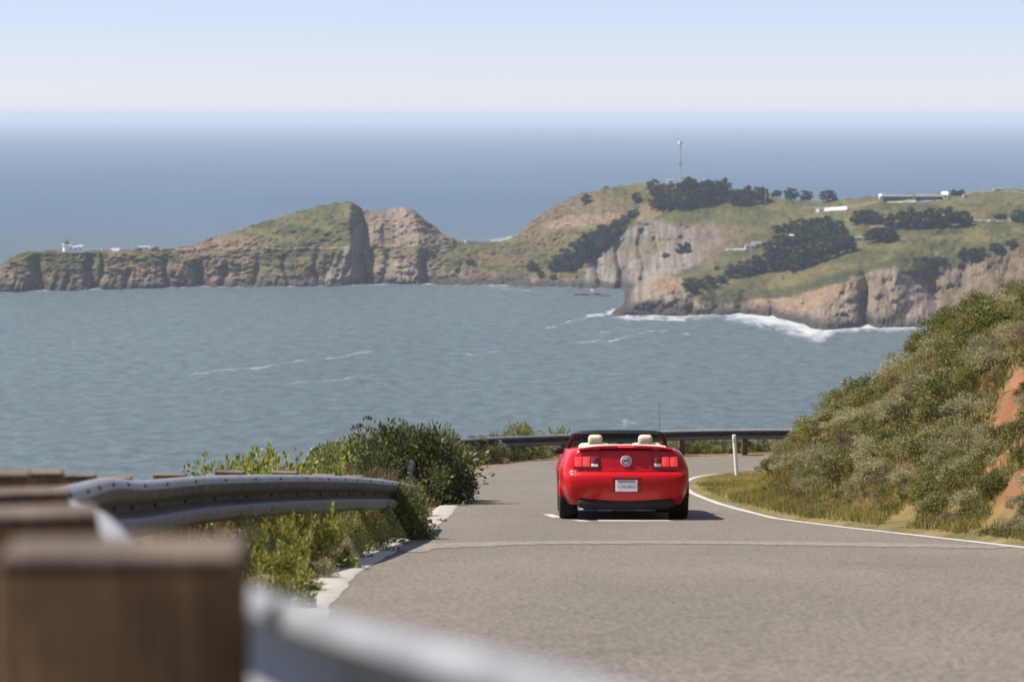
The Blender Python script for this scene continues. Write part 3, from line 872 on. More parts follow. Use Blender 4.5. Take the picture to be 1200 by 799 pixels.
OUTER = resample([(5.0, -20), (2.9, -8), (1.35, 0), (-0.25, 5), (-0.95, 9.5), (-1.22, 13), (-1.30, 17), (-1.27, 22), (-1.22, 27), (-1.14, 33), (-1.08, 38), (-1.0, 45), (-1.0, 54), (-0.75, 60), (-0.2, 64.5), (1.2, 67.6), (4.0, 69.2), (8.0, 69.7), (14, 69.3), (22, 67.5), (34, 62), (46, 54)], 0.5)
INNER = resample([(12.0, -22), (9.3, -8), (7.8, 2), (6.5, 12), (5.5, 19), (4.95, 23.2), (4.25, 29.3), (3.85, 35.4), (3.62, 42), (3.62, 47), (3.95, 52), (4.9, 57.2), (6.6, 60.4), (9.2, 61.8), (13, 62.2), (19, 61.4), (28, 57.5), (40, 50)], 0.5)


def signed(px, py, line, side):
    """distance to a polyline (positive on the given side) and the nearest y on it"""
    if px.size < 3000:
        a, d_ = line[:-1], np.diff(line, axis=0)
        qx = px.ravel()[:, None] - a[:, 0]; qy = py.ravel()[:, None] - a[:, 1]
        t = np.clip((qx * d_[:, 0] + qy * d_[:, 1]) / (d_ ** 2).sum(1), 0, 1)
        rx, ry = qx - t * d_[:, 0], qy - t * d_[:, 1]
        dd = rx * rx + ry * ry
        j = dd.argmin(1); i = np.arange(len(j))
        s_ = np.where((d_[j, 0] * ry[i, j] - d_[j, 1] * rx[i, j]) * side > 0, 1, -1)
        return (np.sqrt(dd[i, j]) * s_).reshape(px.shape), (a[j, 1] + t[i, j] * d_[j, 1]).reshape(px.shape)
    best = np.full(px.shape, 1e9); sg = np.zeros(px.shape); ny = np.zeros(px.shape)
    for (x0, y0), (x1, y1) in zip(line, line[1:]):
        dx, dy = x1 - x0, y1 - y0
        t = np.clip(((px - x0) * dx + (py - y0) * dy) / (dx * dx + dy * dy), 0, 1)
        qx, qy = px - x0 - t * dx, py - y0 - t * dy
        d = np.hypot(qx, qy)
        m = d < best
        cr = dx * qy - dy * qx
        best = np.where(m, d, best); sg = np.where(m, np.where(cr * side > 0, 1, -1), sg); ny = np.where(m, y0 + t * dy, ny)
    return best * sg, ny


OUT_S, IN_S = OUTER[::3], INNER[::3]


def ground_z(x, y, full=False):
    x = np.asarray(x, float); y = np.asarray(y, float)
    so, yo = signed(x, y, OUT_S, 1)
    si, yi = signed(x, y, IN_S, -1)
    base = road_z(np.clip(y, -30, 90)) - 0.035
    # sea side: narrow shoulder, then a steep fall
    a = np.maximum(so, 0)
    wsh = 2.0 + 2.0 * (1 - sstep(48, 58, yo)) * sstep(8, 13, yo)
    zs = road_z(yo) - 0.03 - 0.05 * np.minimum(a, wsh) - 0.66 * np.maximum(a - wsh, 0) - 0.3 * sstep(wsh - .4, wsh + 1.4, a)
    # hill side: verge then cut slope
    c = np.maximum(si, 0)
    nose = np.exp(-((yi - 53) / 7.0) ** 2)
    v = 0.75 + 0.9 * nose
    up = np.maximum(c - v, 0)
    rise = np.where(up < 4.4, up * 0.70, 3.08 + (up - 4.4) * 0.28) * (1 - 0.08 * nose)
    rise = rise + 0.25 * sstep(0, 1.2, up) - 0.0
    zi = road_z(yi) + 0.02 + (0.10 - 0.085 * nose) * np.minimum(c, v) + rise
    n = fbm(x * 0.55, y * 0.55, 90, 4, 0.55)
    n2 = fbm(x * 0.9 + 0.8 * y, (y - x) * 0.16, 95, 3, 0.55)
    zi = zi + sstep(0.2, 2.0, up) * (n * 0.45 + n2 * 0.45)
    zs = zs + sstep(1.0, 4.0, a) * n * 0.6
    z = np.where(so > 0, zs, np.where(si > 0, np.minimum(zi, 14.0), base))
    z = np.maximum(z, SEA - 6)
    if full:
        return z, so, si, up
    return z


def build_near():
    gx = np.concatenate([-np.geomspace(11, 330, 34)[::-1], np.arange(-10, 15, 0.22), np.geomspace(15.2, 150, 26)])
    gy = np.concatenate([np.linspace(-60, -3, 20), np.arange(-2, 76, 0.36), np.geomspace(77, 360, 30)])
    XX, YY = np.meshgrid(gx, gy)
    z, so, si, up = ground_z(XX, YY, True)
    rgb = np.zeros(XX.shape + (3,))
    n = fbm(XX * 1.3, YY * 1.3, 101, 4, 0.6)[..., None]; n2 = fbm(XX * 0.4, YY * 0.4, 107, 4, 0.6)[..., None]
    dirt = lerp(np.array([.13, .095, .06]), np.array([.22, .165, .105]), np.clip(0.5 + n, 0, 1))
    red = lerp(np.array([.17, .066, .032]), np.array([.26, .115, .056]), np.clip(0.5 + n, 0, 1))
    dry = lerp(np.array([.115, .098, .036]), np.array([.19, .145, .058]), np.clip(0.5 + n * 1.4, 0, 1))
    sage = lerp(np.array([.11, .105, .048]), np.array([.18, .155, .08]), np.clip(0.5 + n * 1.4, 0, 1))
    rgb[:] = dirt
    hill = np.where(np.clip(0.5 + n2 * 2.2, 0, 1) > 0.20, sage, red)
    hill = lerp(hill, red, (redness(XX, YY))[..., None])
    rgb = np.where((si > 0)[..., None], lerp(dry, hill, sstep(0.02, 0.45, up)[..., None]), rgb)
    rgb = np.where((so > 1.2)[..., None], sage * 0.85, rgb)
    rgba = np.concatenate([rgb, np.ones(XX.shape + (1,))], 2)
    v = np.stack([XX, YY, z], -1).reshape(-1, 3)
    me = mesh_np('roadside_ground', v, grid_faces(len(gy), len(gx)), [M['slope']], True, {'soil': ('POINT', 'FLOAT_COLOR', rgba.reshape(-1, 4))})
    tag(link('ground', me), kind='structure')


def redness(x, y):
    """bare red soil runs down the cut in slanting washes"""
    x = np.asarray(x, float); y = np.asarray(y, float)
    r = np.zeros(np.broadcast(x, y).shape)
    for (x0, y0), (x1, y1), w in RED:
        t = np.clip(((x - x0) * (x1 - x0) + (y - y0) * (y1 - y0)) / ((x1 - x0) ** 2 + (y1 - y0) ** 2 + 1e-9), 0, 1)
        d = np.hypot(x - x0 - t * (x1 - x0), y - y0 - t * (y1 - y0)) + 0.35 * fbm(x * 1.1, y * 1.1, 113, 3)
        r = np.maximum(r, np.clip(1.4 - d / w, 0, 1))
    return r


def sight(px, py, d0=12.0, d1=80.0):
    """where a line of sight meets the roadside ground"""
    b = (PCY - py) / F
    k = CP + b * SP
    ds = np.arange(d0, d1, 0.7)
    x0_ = (px - PCX) / F * ds / k
    g = ground_z(x0_, ds)
    h = np.nonzero(g > -ds * slope_of(py))[0]
    if len(h) == 0:
        return None
    ds = np.arange(ds[h[0]] - .7, ds[h[0]] + .06, 0.05)
    x = (px - PCX) / F * ds / k; z = -ds * slope_of(py)
    g = ground_z(x, ds)
    h = np.nonzero(g > z)[0]
    if len(h) == 0:
        return None
    i = h[0]
    return Vector((float(x[i]), float(ds[i]), float(g[i])))


RED = []
for a, bb, w in [((1200, 440), (1165, 520), 0.36), ((1198, 515), (1112, 606), 0.34), ((1196, 560), (1158, 622), 0.27), ((1058, 516), (1030, 526), 0.12), ((1100, 505), (1060, 560), 0.10), ((1062, 600), (1050, 620), 0.16)]:
    p, q = sight(*a), sight(*bb)
    if p is not None and q is not None:
        RED.append(((p.x, p.y), (q.x, q.y), w))
build_near()


def ribbon(line, w0, w1, dz, step_cross=1, name='ribbon', mat=None, zfn=None, parent=None, wob=0.0, seed=0):
    """strip along a plan polyline between two lateral offsets (left of travel positive)"""
    line = np.asarray(line)
    t = np.gradient(line, axis=0); t /= np.linalg.norm(t, axis=1)[:, None]
    nrm = np.stack([-t[:, 1], t[:, 0]], 1)
    i = np.arange(len(line))
    rows = []
    for k in range(step_cross + 1):
        off = lerp(w0, w1, k / step_cross)
        o = off + (wob * fbm(i * 0.23, i * 0 + k * 3.7, seed, 3) if wob else 0)
        p = line + nrm * np.asarray(o).reshape(-1, 1) if np.ndim(o) else line + nrm * o
        rows.append(np.stack([p[:, 0], p[:, 1], road_z(p[:, 1]) + dz], 1))
    v = np.stack(rows, 1).reshape(-1, 3)
    me = mesh_np(name, v, grid_faces(len(line), step_cross + 1), [mat], True)
    # face up
    if me.polygons[0].normal.z < 0:
        me.flip_normals()
    return link(name, me, parent)


def build_road():
    n = 420
    def rs(l):
        s = np.concatenate([[0], np.cumsum(np.linalg.norm(np.diff(l, axis=0), axis=1))])
        q = np.linspace(0, s[-1], n)
        return np.stack([np.interp(q, s, l[:, k]) for k in range(2)], 1)
    a, c = rs(OUTER), rs(INNER)
    m = 14
    t = np.linspace(0, 1, m + 1)[None, :, None]
    p = a[:, None, :] * (1 - t) + c[:, None, :] * t
    # broken edge on the outer side
    e = 0.16 * fbm(np.arange(n) * 0.35, np.zeros(n), 121, 3)
    p[:, 0, 0] -= 0.12 + e
    p[:, -1, 0] += 0.18 + 0.1 * fbm(np.arange(n) * 0.4, np.zeros(n), 123, 3)
    z = road_z(p[..., 1])
    v = np.concatenate([p, z[..., None]], 2).reshape(-1, 3)
    me = mesh_np('road', v, grid_faces(n, m + 1), [M['asphalt']], True)
    if me.polygons[0].normal.z < 0:
        me.flip_normals()
    tag(link('road', me), kind='structure')


build_road()
sel = lambda l, y0, y1: l[(l[:, 1] >= y0) & (l[:, 1] <= y1)]
oi = [i for i, q in enumerate(OUTER) if 8 < q[1]]
o_part = OUTER[oi[0]:]
o_near = o_part[o_part[:, 1] < 39.5][:70]
k0 = resample(o_near, 0.25)
# raised asphalt berm with worn white paint beside the rail
def build_berm():
    line = k0
    t = np.gradient(line, axis=0); t /= np.linalg.norm(t, axis=1)[:, None]
    nrm = np.stack([-t[:, 1], t[:, 0]], 1)
    i = np.arange(len(line))
    prof = [(-0.19, 0.003), (-0.16, 0.012), (-0.10, 0.018), (0.02, 0.018), (0.10, 0.012), (0.16, -0.03)]
    wv = 0.06 * fbm(i * 0.11, i * 0.0, 131, 3)
    rows = []
    for k, (off, h) in enumerate(prof):
        p = line + nrm * (off + wv + 0.03 * fbm(i * 0.5, i * 0 + k, 133, 2))[:, None]
        rows.append(np.stack([p[:, 0], p[:, 1], road_z(p[:, 1]) + h], 1))
    me = mesh_np('kerb', np.stack(rows, 1).reshape(-1, 3), grid_faces(len(line), len(prof)), [M['kerb_white']], True)
    if me.polygons[0].normal.z < 0:
        me.flip_normals()
    tag(link('kerb', me), kind='structure')


build_berm()
ip = [i for i, q in enumerate(INNER) if q[1] > 6]
i_line = resample(INNER[ip[0]:], 0.3)
tag(ribbon(i_line, 0.07, 0.19, 0.005, 1, 'edge_line', M['line_white'], wob=0.015, seed=141), kind='structure')
# pale seam across the carriageway and painted lettering patches under the car
seam = resample([P_xy for P_xy in [(-1.30, 21.6), (-0.9, 22.6), (-0.3, 23.4), (0.8, 23.9), (2.2, 23.9), (3.6, 23.3), (4.75, 22.6)]], 0.2)
tag(ribbon(seam, -0.4, 0.4, 0.004, 2, 'road_seam', M['asphalt_pale'], wob=0.25, seed=147), kind='structure')
# ------------------------------------------------------------------ guardrails
WPROF = [(0.020, 0.292), (0.022, 0.304), (0.032, 0.311), (0.052, 0.306), (0.072, 0.286), (0.083, 0.258), (0.083, 0.226), (0.070, 0.204), (0.020, 0.180), (0.004, 0.170), (0.0, 0.156),
         (0.004, 0.142), (0.020, 0.132), (0.070, 0.108), (0.083, 0.086), (0.083, 0.054), (0.072, 0.026), (0.052, 0.006), (0.032, 0.001), (0.022, 0.008), (0.020, 0.020)]


def frames(line):
    line = np.asarray(line, float)
    t = np.gradient(line[:, :2], axis=0); t /= np.linalg.norm(t, axis=1)[:, None]
    return line, t, np.stack([t[:, 1], -t[:, 0]], 1)      # right of travel = road side


def rail_mesh(line, mat, th=0.0035, painted_shade=True):
    line, t, r = frames(line)
    rings = []
    for p, n in zip(line, r):
        o = [Vector((p[0] + n[0] * u, p[1] + n[1] * u, p[2] + v - 0.311)) for u, v in WPROF]
        i = [Vector((p[0] + n[0] * (u - th), p[1] + n[1] * (u - th), p[2] + v - 0.311)) for u, v in reversed(WPROF)]
        rings.append(o + i)
    me = MB().loft(rings, True, False).me('rail_panel', [mat, M['shade_grime'], M['dull']], True, 50)
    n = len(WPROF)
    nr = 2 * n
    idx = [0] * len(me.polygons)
    for i in range((len(line) - 1) * nr):                  # shade and some dirt painted into the trough and lower crest
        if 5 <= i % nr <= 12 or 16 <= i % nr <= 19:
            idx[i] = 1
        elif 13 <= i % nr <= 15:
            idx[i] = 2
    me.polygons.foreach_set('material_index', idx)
    return me


BOLT = MB().cyl((0, 0, -.004), (0, 0, .008), .012, .010, 8).me('bolt', M['bolt'])


def guardrail(name, label, line, posts, post_mat_pair, depth=0.15, width=0.21, rail_mat=None, post_up=0.05, post_len=1.0, splice=3.8):
    """line: (x, y, z of the rail top), nearest end first"""
    root = thing(name, tuple(line[0]), label=label, cat='guardrail')
    base = Vector(line[0])
    off = lambda o: setattr(o, 'location', -base)
    L = resample(line, 0.1 if splice < 3.9 else 0.5)
    s = np.concatenate([[0], np.cumsum(np.linalg.norm(np.diff(L, axis=0), axis=1))])
    n = max(1, int(s[-1] / splice))
    for k in range(n):
        a, c = s[-1] * k / n, s[-1] * (k + 1) / n
        i0, i1 = int(np.searchsorted(s, a - 1e-6)), int(np.searchsorted(s, c - 1e-6))
        seg = L[i0:i1 + 1].copy()
        o = link('rail_panel', rail_mesh(seg, rail_mat), root); off(o)
        # splice and post bolts, and the slots along the crest
        ln, t, r = frames(seg)
        for q in range(4, len(ln) - 3, 10 if splice < 3.9 else 9999):
            p, nn, tt = ln[q], r[q], t[q]
            for u, v in ((0.075, 0.281), (0.006, 0.158)):
                c0 = Vector((p[0] + nn[0] * u, p[1] + nn[1] * u, p[2] + v - 0.311))
                d = Vector((nn[0] * 0.75, nn[1] * 0.75, 0.66)) if v > 0.2 else Vector((nn[0], nn[1], 0))
                bo = link('bolt', BOLT, o, c0)
                bo.rotation_euler = d.to_track_quat('Z', 'Y').to_euler()
    return root, off


# plan and height of the near rail follow its posts down the hill
PX = [(276, 2.02, -0.371), (119, 3.45, -0.585), (84, 5.3, -0.845), (38, 7.2, -1.11), (76, 9.0, -1.375), (115, 11.0, -1.665)]
post_pts = [(P(px, 600, d).x, d, z + LEVEL * d) for px, d, z in PX]
rail_line = [(1.45, -1.6, 0.055), (0.58, -0.3, -0.12), (0.20, 0.66, -0.228), (-0.015, 1.30, -0.305)]
rail_line += [(x + 0.012, y, z - 0.052) for x, y, z in post_pts]
for px, py, d in ((160, 562.5, 13.0), (228, 557.5, 15.0), (300, 556, 17.0), (345, 556, 18.4), (377, 557, 19.6), (402, 558, 20.9), (424, 559.5, 22.2), (447, 562, 23.9), (466, 565, 26.0), (480, 568, 28.5)):
    rail_line.append(tuple(P(px, py, d)))
for y in (12.9, 14.8, 16.7, 18.6, 20.5, 22.4, 24.3):
    post_pts.append((0, y, 0))
# distances of the rail from its posts are kept by mounting every post against it
root, off = guardrail('guardrail', 'weathered W-beam guardrail on wooden posts curving down the left roadside', rail_line, post_pts, None, rail_mat=M['galv'])
LR, TR, RR = frames(resample(rail_line, 0.05))
random.seed(3)


def wood_post(p, tvec, rvec, parent, off, length=1.15, w=0.205, d=0.10):
    """one sawn post behind the rail, its top a little weathered and out of true"""
    ang = math.atan2(-tvec[0], tvec[1])
    c = Vector((p[0] - rvec[0] * (w / 2 + (0.004 if p[1] < 3 else 0.016)), p[1] - rvec[1] * (w / 2 + (0.004 if p[1] < 3 else 0.016)), p[2]))
    rot = Matrix.Rotation(ang * (.2 if p[1] < 3 else 1) + random.uniform(-.04, .04), 3, 'Z')
    hz = random.uniform(-.008, .008)
    o = MB().box((c.x, c.y, c.z + hz - length / 2 - 0.010), (w, d, length), rot, 0.008, 2).build('post', M['wood'], parent)
    off(o)
    t = MB().box((c.x, c.y, c.z + hz - 0.0045), (w - 0.004, d - 0.004, 0.011), rot, 0.003, 1).build('post_cap', M['wood_top'], o)
    return o


for (x, y, z) in post_pts + [(0.30 - 0.012, 0.66 - 0.3, -0.19)]:
    if y < 1:
        continue
    i = int(np.argmin(np.abs(LR[:, 1] - y)))
    wood_post((LR[i, 0], LR[i, 1], LR[i, 2] + (0.052 if y < 10 else 0.018)), TR[i], RR[i], root, off)

# the far rail round the outside of the bend
fo = resample([(-2.6, 62.5), (-1.6, 65.6), (-0.4, 67.4), (1.2, 68.9), (4.0, 70.2), (8.0, 70.7), (13.7, 70.3), (21.5, 68.4), (31, 64)], 0.6)
far_line3 = [(q[0], q[1], float(road_z(min(q[1], 69.5))) + 0.70) for q in fo[::4]]
froot, foff = guardrail('guardrail', 'grey guardrail along the outside of the bend beyond the red car', [(a, b2, c) for a, b2, c in far_line3], None, None, rail_mat=M['galv'], splice=4.0)
FL, FT, FR = frames(resample(far_line3, 0.1))
FR = -FR if FR[len(FR) // 2][1] > 0 else FR
for k in range(4, len(FL), 19):
    foff(MB().box((FL[k, 0] - FR[k, 0] * 0.105, FL[k, 1] - FR[k, 1] * 0.105, FL[k, 2] - 0.57), (0.16, 0.2, 1.1), Matrix.Rotation(math.atan2(FT[k, 1], FT[k, 0]), 3, 'Z'), 0.008).build('post', M['wood'], froot))

# white marker post on the inside of the bend
mp_ = sight(863.5, 558.5)
mk = thing('marker_post', tuple(mp_), label='slim white marker post leaning on the grass verge inside the bend', cat='marker post')
rot = Matrix.Rotation(math.radians(-4.5), 3, 'Y')
h_ = 0.98
MB().cyl(rot @ Vector((0, 0, -.1)), rot @ Vector((0, 0, h_)), .043, .043, 20).build('blade', M['white_plastic'], mk)
MB().box(rot @ Vector((0, -0.043, h_ - 0.12)), (0.07, 0.006, 0.10), rot, 0.002).build('reflector', plain('pale reflector', (0.7, 0.68, 0.62), 0.2), mk)
MB().box((0, 0, 0.0), (0.16, 0.08, 0.08), None, 0.01).build('foot', M['galv_dark'], mk)

# ------------------------------------------------------------------ red convertible
paint, nt, b = new_mat('red car paint')
cr, nz, _ = noise_col(nt, [(0.3, (0.44, 0.001, 0.004)), (0.7, (0.50, 0.002, 0.005))], 2.0)
nt.links.new(cr.outputs[0], b.inputs['Base Color'])
b.inputs['Roughness'].default_value = 0.32
b.inputs['Coat Weight'].default_value = 0.25
b.inputs['Specular IOR Level'].default_value = 0.3
b.inputs['Coat Roughness'].default_value = 0.06
M['paint'] = paint
M['rubber'] = plain('tyre rubber', (0.018, 0.018, 0.018), 0.85, var=0.3, scale=60)
M['black_trim'] = plain('black trim', (0.012, 0.012, 0.013), 0.45)
M['under'] = plain('black underbody', (0.008, 0.008, 0.008), 0.8)
M['alloy'] = plain('alloy wheel', (0.55, 0.55, 0.57), 0.3, 0.9, var=0.05)
M['chrome'] = plain('polished chrome', (0.75, 0.75, 0.77), 0.15, 1.0, var=0.03)
M['cream'] = plain('cream leather', (0.62, 0.50, 0.37), 0.6, var=0.06, scale=20)
M['lens_lit'] = plain('lit red tail lens', (0.75, 0.03, 0.03), 0.2, var=0.05, coat=0.6, emit=((1.0, 0.06, 0.05), 0.35))
M['lens_dark'] = plain('dark red tail lens', (0.22, 0.008, 0.012), 0.2, var=0.1, coat=0.6)
M['lens_white'] = plain('clear reverse lens', (0.80, 0.74, 0.74), 0.2, var=0.03, coat=0.5)
M['plate_white'] = plain('white plate enamel', (0.82, 0.80, 0.80), 0.4, var=0.03)
M['ink'] = plain('dark plate lettering', (0.05, 0.04, 0.10), 0.5)
M['emblem_grey'] = plain('dark emblem enamel', (0.06, 0.05, 0.06), 0.4)
M['emblem_pale'] = plain('satin emblem disc', (0.80, 0.76, 0.76), 0.3, 0.3, var=0.03)
gl, nt, b = new_mat('tinted windscreen glass')
b.inputs['Base Color'].default_value = (0.3, 0.34, 0.33, 1)
b.inputs['Roughness'].default_value = 0.03
tp_ = N(nt, 'ShaderNodeBsdfTransparent'); tp_.inputs[0].default_value = (0.74, 0.80, 0.78, 1)
mx_ = N(nt, 'ShaderNodeMixShader'); mx_.inputs[0].default_value = 0.06
nt.links.new(tp_.outputs[0], mx_.inputs[1]); nt.links.new(b.outputs[0], mx_.inputs[2])
nt.links.new(mx_.outputs[0], nt.nodes['Material Output'].inputs['Surface'])
M['glass'] = gl

CAR_Y, CAR_X = 34.0, 1.60
car = thing('convertible_car', (CAR_X, CAR_Y, float(road_z(CAR_Y)) + 0.004), label='red two door convertible with its roof down driving away round the bend', cat='car')
car.rotation_euler = (-math.atan(0.1345 - LEVEL), 0, math.radians(-0.1))

ZL = np.array([.225, .27, .32, .38, .46, .54, .60, .645, .672, .690, .72, .78, .84, .90, .94, .967, .985])
Wz = lambda z: np.interp(z, [.20, .28, .34, .42, .52, .62, .72, .80, .88, .94, .985], [.80, .85, .885, .912, .930, .938, .928, .902, .866, .835, .795])
Sy = lambda y: np.interp(y, [-.8, -.5, -.2, .1, .5, 1.2, 2.0, 2.7, 3.1, 3.45], [.925, .972, .995, 1.0, .992, .98, .98, .99, .965, .90])
Ry = lambda z: np.interp(z, [.20, .27, .32, .38, .46, .56, .62, .655, .675, .69, .72, .80, .90, .95, .985], [-.90, -.945, -.985, -1.015, -1.04, -1.05, -1.045, -1.03, -1.005, -.975, -.962, -.955, -.945, -.94, -.925])
Fy = lambda z: np.interp(z, [.20, .3, .5, .7, .9, .985], [3.50, 3.62, 3.72, 3.70, 3.62, 3.52])
ST = [-.62, -.46, -.30, -.16, 0, .14, .28, .45, .65, .9, 1.2, 1.5, 1.8, 2.05, 2.25, 2.45, 2.6, 2.72, 2.86, 3.0, 3.15, 3.3]
BOW = 0.075


def rear_y(x, z):
    return float(Ry(z)) + BOW * (x / 0.75) ** 2


def contour(z):
    pts = []
    w = float(Wz(z))
    xs_ = 0.80 * w
    for k in range(6):
        x = xs_ * k / 5
        pts.append((x, rear_y(x, z)))
    x0, y0 = pts[-1]
    x1, y1 = w * float(Sy(-.62)), -.62
    for k in range(1, 6):                       # rounded rear corner
        t = k / 6
        cx, cy = w * 0.935, rear_y(xs_, z) + 0.045
        pts.append(((1 - t) ** 2 * x0 + 2 * t * (1 - t) * cx + t * t * x1, (1 - t) ** 2 * y0 + 2 * t * (1 - t) * cy + t * t * y1))
    for y in ST:
        pts.append((w * float(Sy(y)), y))
    fx, fy = w * .70, float(Fy(z)) - 0.10
    x0, y0 = pts[-1]
    for k in range(1, 6):
        t = k / 6
        pts.append(((1 - t) ** 2 * x0 + 2 * t * (1 - t) * w * .88 + t * t * fx, (1 - t) ** 2 * y0 + 2 * t * (1 - t) * fy + t * t * fy))
    for k in range(6):
        x = fx * (1 - k / 5)
        pts.append((x, float(Fy(z)) - 0.10 * (x / fx) ** 2))
    return pts


def zadj(y, z):
    d = max(0, y - 2.2)
    return z - (z - .2) * 0.062 * d * d if y > 2.2 else z


bm = bmesh.new()
levels = []
for z in ZL:
    c = contour(z)
    ring = [(x, y) for x, y in c] + [(-x, y) for x, y in c[-2:0:-1]]
    levels.append([bm.verts.new((x, y, zadj(y, float(z)))) for x, y in ring])
nh = len(contour(.5)); nr_ = len(levels[0])
arch = lambda v: abs(v.co.x) > 0.62 and (math.hypot(v.co.y, v.co.z - .335) < .385 or math.hypot(v.co.y - 2.72, v.co.z - .335) < .385)
for a, c in zip(levels, levels[1:]):
    for k in range(nr_):
        q = (a[k], a[(k + 1) % nr_], c[(k + 1) % nr_], c[k])
        ctr = sum((v.co for v in q), Vector()) / 4
        if abs(ctr.x) > .62 and (math.hypot(ctr.y, ctr.z - .335) < .37 or math.hypot(ctr.y - 2.72, ctr.z - .335) < .37):
            continue
        bm.faces.new(q)
# deck, door tops and bonnet over the highest level, the cockpit left open
top = levels[-1]
rows = [[top[(nr_ - k) % nr_] for k in range(5, 0, -1)] + [top[k] for k in range(0, 6)]]
for i in range(6, nh - 6):
    r, l = top[i], top[nr_ - i]
    row = [l]
    for k in range(1, 10):
        t = k / 10
        x = lerp(l.co.x, r.co.x, t)
        row.append(bm.verts.new((x, r.co.y, r.co.z + 0.042 * (1 - (2 * t - 1) ** 2) ** 0.8)))
    row.append(r); rows.append(row)
rows.append([top[(nr_ - i) % nr_] for i in range(nh - 6, nh)] + [top[i] for i in range(nh - 2, nh - 7, -1)])
for a, c in zip(rows, rows[1:]):
    for k in range(10):
        y = (a[k].co.y + c[k].co.y) / 2
        if 0.30 < y < 2.05 and 0 < k < 9:
            continue
        try:
            bm.faces.new((a[k], a[k + 1], c[k + 1], c[k]))
        except ValueError:
            pass
bmesh.ops.recalc_face_normals(bm, faces=bm.faces)
me = bpy.data.meshes.new('body'); bm.to_mesh(me); bm.free()
me.materials.append(paint)
me.polygons.foreach_set('use_smooth', [True] * len(me.polygons))
me.set_sharp_from_angle(angle=math.radians(50))
link('body', me, car)

# boot lid line, spoiler with its stop lamp
bm = MB()
rings = []
for k in range(-14, 15):
    x = k / 14 * 0.66
    y = rear_y(x, .985) + 0.01
    e = (abs(k) / 14) ** 4
    zt = 1.060 - 0.030 * e - 0.018 * (x / .66) ** 2; zb = zt - 0.040 + 0.012 * e
    rings.append([Vector((x, y - .055, zt - .012)), Vector((x, y - .03, zt)), Vector((x, y + .10, zt - .012)), Vector((x, y + .13, zt - .03)), Vector((x, y + .10, zb)), Vector((x, y - .04, zb))])
sp = bm.loft(rings).build('spoiler', paint, car)
MB().box((0, rear_y(0, .985) - 0.047, 1.034), (.235, .010, .016), None, .003).build('stop_lamp', M['lens_lit'], sp)
for s in (-1, 1):
    MB().box((s * .42, rear_y(.42, .985) + .05, 1.012), (.10, .09, .06), None, .01).build('spoiler_foot', paint, sp)
lid = MB()
lid.tube([(x, rear_y(x, .70) - .004, .697) for x in np.linspace(-.70, .70, 21)], .006, 6)
for s in (-1, 1):
    lid.tube([(s * .365, rear_y(.365, z) - .001, z) for z in np.linspace(.70, .97, 8)], .004, 6)
lid.build('panel_gap', M['under'], car)

# lamps: three bars a side, the outer pair lit, the inner one dark over a clear reverse lens
for s in (-1, 1):
    bz = MB()
    ringz = []
    for x in np.linspace(.385, .735, 8):
        ringz.append([Vector((s * x, rear_y(x, z) - d, z)) for z, d in ((.745, -.004), (.745, .009), (.906, .009), (.906, -.004))])
    bz.loft(ringz).build('lamp_housing', M['lens_dark'], car)
    for j, (x0, x1) in enumerate(((.395, .490), (.505, .605), (.620, .722))):
        zb = .757 if j else .812
        rg = []
        for x in np.linspace(x0, x1, 6):
            e = min(x - x0, x1 - x)
            d = .012 + .020 * min(1, e / .03 + .15)
            rg.append([Vector((s * x, rear_y(x, z) - dd, z)) for z, dd in ((zb, .006), (zb + .012, d), ((zb + .895) / 2, d + .004), (.884, d), (.896, .006))])
        MB().loft(rg).build('tail_light', M['lens_lit'] if j else M['lens_dark'], car)
        if j == 0:
            rg = [[Vector((s * x, rear_y(x, z) - dd, z)) for z, dd in ((.757, .006), (.763, .022), (.795, .022), (.804, .006))] for x in np.linspace(x0, x1, 5)]
            MB().loft(rg).build('reverse_light', M['lens_white'], car)
# round emblem with a running horse
ey = rear_y(0, .84)
em = MB().lathe([(0.0, .0), (.078, .0), (.078, .014), (.070, .018), (.0, .020)], (0, ey + .002, .838), (0, -1, 0), 36).build('emblem', M['emblem_pale'], car)
MB().lathe([(.054, .0), (.064, .0), (.064, .004), (.054, .004)], (0, ey - .018, .838), (0, -1, 0), 36).build('emblem_ring', M['emblem_grey'], em)
horse = [(-.048, .006), (-.036, .014), (-.020, .012), (0.0, .014), (.014, .018), (.026, .030), (.036, .028), (.046, .018), (.042, .014), (.032, .016), (.024, .004), (.034, -.008), (.040, -.020), (.034, -.022), (.022, -.010), (.010, -.006), (-.010, -.006), (-.018, -.014), (-.032, -.018), (-.038, -.026), (-.044, -.022), (-.034, -.012), (-.028, .0), (-.040, .004)]
MB().prism(horse, lambda p: Vector((p[0], ey - .0195, .838 + p[1])), lambda p: Vector((p[0], ey - .0245, .838 + p[1]))).build('horse_mark', M['emblem_grey'], em, smooth=False)
# licence plate in its recess
py_ = rear_y(0, .49)
fr = MB()
o_ = [(-.205, .405), (.205, .405), (.190, .612), (-.190, .612)]
for (x0, z0), (x1, z1) in zip(o_, o_[1:] + o_[:1]):
    fr.tube([(x0, rear_y(x0, z0) - .004, z0), (x1, rear_y(x1, z1) - .004, z1)], .012, 8)
fr.build('plate_surround', M['lens_dark'], car)
MB().prism(o_, lambda p: Vector((p[0], rear_y(p[0], p[1]) - .004, p[1])), lambda p: Vector((p[0], rear_y(p[0], p[1]) + .012, p[1]))).build('plate_recess', M['lens_dark'], car, smooth=False)
pl = MB().box((0, py_ - .022, .492), (.305, .008, .152), None, .003).build('licence_plate', M['plate_white'], car)
MB().box((0, py_ - .0275, .556), (.25, .004, .020), None, .001).build('plate_header', M['emblem_grey'], pl)


